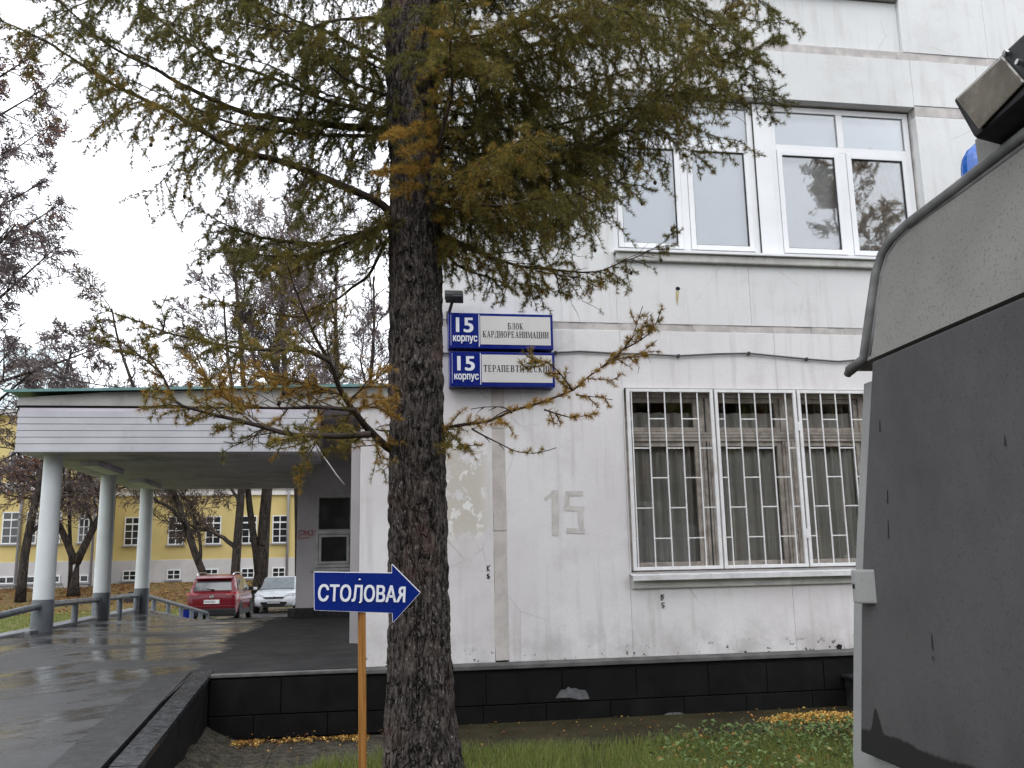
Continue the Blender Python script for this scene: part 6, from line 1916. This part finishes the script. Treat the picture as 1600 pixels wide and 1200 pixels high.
random.seed(5)
NTUFT = [0]
for bi, (pp, dep, r0, gold, dens, tl_, droop) in enumerate(BR):
    on_trunk = abs(pp[0][0] - 650) < 62
    if pp[0][1] < 400: droop *= 1.35
    if pp[-1][0] > 700 and pp[0][1] < 330: tl_ *= 1.15
    n = len(pp)
    acc = np.concatenate([[0], np.cumsum([math.dist(pp[k], pp[k + 1]) for k in range(n - 1)])]); acc /= acc[-1]
    start = 0.0
    if not on_trunk: start = dep * 0.9
    front = on_trunk and 625 < pp[0][0] < 685
    pts = []
    for k in range(n):
        off = (dep * acc[k] ** 0.9) if on_trunk else start + (dep - start) * acc[k]
        if front: off = -0.17 + (dep + 0.17) * acc[k]
        pts.append(onY(*pp[k], TY + off))
    if on_trunk and not front:
        cx0, cr0 = trunk_at(pts[0][2])
        pts = [np.array((cx0, TY, pts[0][2] - 0.02))] + pts
    L = smooth_line(pts, 0.035)
    m = len(L)
    wob = np.cumsum(rng.normal(0, 0.0012, (m, 3)), 0)
    L = L + wob - wob[0]
    rad = np.maximum(0.0024, r0 * (1 - np.linspace(0, 1, m) ** 0.8 * 0.93))
    mb = MB(); mb.tube(list(L), list(rad), 7)
    br = mb.build('branch', M['twig'], LT, smooth=True)
    seglen = np.linalg.norm(np.diff(L, axis=0), axis=1)
    tot = seglen.sum()
    segA, segB, rA, rB = [], [], [], []
    tp, td = [], []                          # tuft places and twig directions
    def twig(p, d, ln, r, lvl, gdroop):
        nn = max(3, int(ln / 0.035))
        st = ln / nn
        for k in range(nn):
            d = d + np.array([random.gauss(0, 0.085), random.gauss(0, 0.085), random.gauss(0, 0.075) - gdroop * 0.15])
            d /= np.linalg.norm(d)
            q = p + d * st
            segA.append(p); segB.append(q); rA.append(max(0.0011, r * (1 - 0.7 * k / nn))); rB.append(max(0.0010, r * (1 - 0.7 * (k + 1) / nn)))
            for j in range(3):
                tp.append(p + (q - p) * (j + random.random()) / 3); td.append(d)
            if lvl == 0 and ln > 0.1 and k > 0 and random.random() < 0.5:
                s = np.cross(d, [random.gauss(0, 1) for _ in range(3)]); s /= np.linalg.norm(s) + 1e-9
                nd = d * 0.55 + s * 0.8; nd[2] -= 0.25 * gdroop
                twig(q, nd / np.linalg.norm(nd), min(0.17, ln * random.uniform(0.25, 0.5)), r * 0.6, 1, gdroop)
            p = q
        return p
    # side twigs
    pos = 0.10 if on_trunk else 0.03
    cum = np.concatenate([[0], np.cumsum(seglen)])
    sgn = 1
    tips = []
    while pos < tot:
        k = min(m - 2, int(np.searchsorted(cum, pos)) - 1); k = max(k, 0)
        t = pos / tot
        d = L[k + 1] - L[k]; d /= np.linalg.norm(d) + 1e-9
        side_ = np.cross(d, (0, 0, 1.0)); side_ /= np.linalg.norm(side_) + 1e-9
        ang = random.uniform(-0.55, 0.75)
        s = (side_ * math.cos(ang) * sgn + np.cross(side_, d) * math.sin(ang) * random.choice((-1, 1)))
        nd = d * random.uniform(0.35, 0.85) + s * 0.8
        nd[2] -= 0.35 * droop
        nd /= np.linalg.norm(nd)
        prof_ = (0.55 + 0.6 * math.sin(math.pi * min(1, 0.15 + t * 0.8))) * (1 - 0.45 * t)
        tips.append(twig(L[k], nd, max(0.05, tl_ * prof_ * random.uniform(0.5, 1.55)), 0.0032 + 0.002 * (1 - t), 0, droop))
        sgn = -sgn
        pos += random.uniform(0.028, 0.064) / dens
    # tufts on the limb itself once it is thin
    for k in range(m - 1):
        if rad[k] < 0.011 and random.random() < 0.9:
            dd = L[k + 1] - L[k]; tp.append(L[k]); td.append(dd / (np.linalg.norm(dd) + 1e-9))
    if segA:
        link('twigs', segs_mesh('twigs', segA, segB, rA, rB, [M['twig']], 3, org=ORG[LT.name]), br)['kind'] = 'stuff'
    tp, td = np.array(tp), np.array(td)
    # bare stretches: drop tufts in patches
    pat = vnoise(tp[:, 0] * 4 + 60, tp[:, 2] * 4 + 60, 90 + bi)
    keep = (pat > 0.2) & (rng.random(len(tp)) < (0.95 if dens > 0.6 else 0.6))
    tp, td = tp[keep], td[keep]
    K_ = 13
    NTUFT[0] += len(tp)
    N = len(tp)
    c = rng.normal(0, 1, (N, 3)); c -= (c * td).sum(1)[:, None] * td; c /= np.linalg.norm(c, axis=1)[:, None] + 1e-9
    base_dir = c * 0.75 + td * 0.45
    P = np.repeat(tp + c * 0.002, K_, 0)
    D = np.repeat(base_dir, K_, 0) + rng.normal(0, 0.55, (N * K_, 3))
    D /= np.linalg.norm(D, axis=1)[:, None] + 1e-9
    ln = rng.uniform(0.021, 0.042, N * K_)[:, None]
    S_ = np.cross(D, rng.normal(0, 1, (N * K_, 3))); S_ /= np.linalg.norm(S_, axis=1)[:, None] + 1e-9
    w = 0.0015
    Vn = np.stack([P - S_ * w, P + S_ * w, P + D * ln], 1) - ORG[LT.name]
    Fn = np.arange(N * K_ * 3).reshape(-1, 3)
    gmap = np.clip(gold + 0.5 * (vnoise(tp[:, 0] * 2.5 + 20, tp[:, 2] * 2.5 + 20, 140 + bi) - 0.5) + rng.normal(0, 0.12, N), 0, 1)
    mi = np.where(gmap > 0.62, 2, np.where(gmap > 0.30, 1, 0))
    link('needles', np_mesh('needles', Vn.reshape(-1, 3), Fn, NMATS, np.repeat(mi, K_)), br)['kind'] = 'stuff'
    if dens > 0.9 and len(tips) > 6 and r0 > 0.012:
        for q in random.sample(tips, 3):
            link('cone', cone_me, br, tuple(q - ORG[LT.name]))

print('tufts', NTUFT[0])
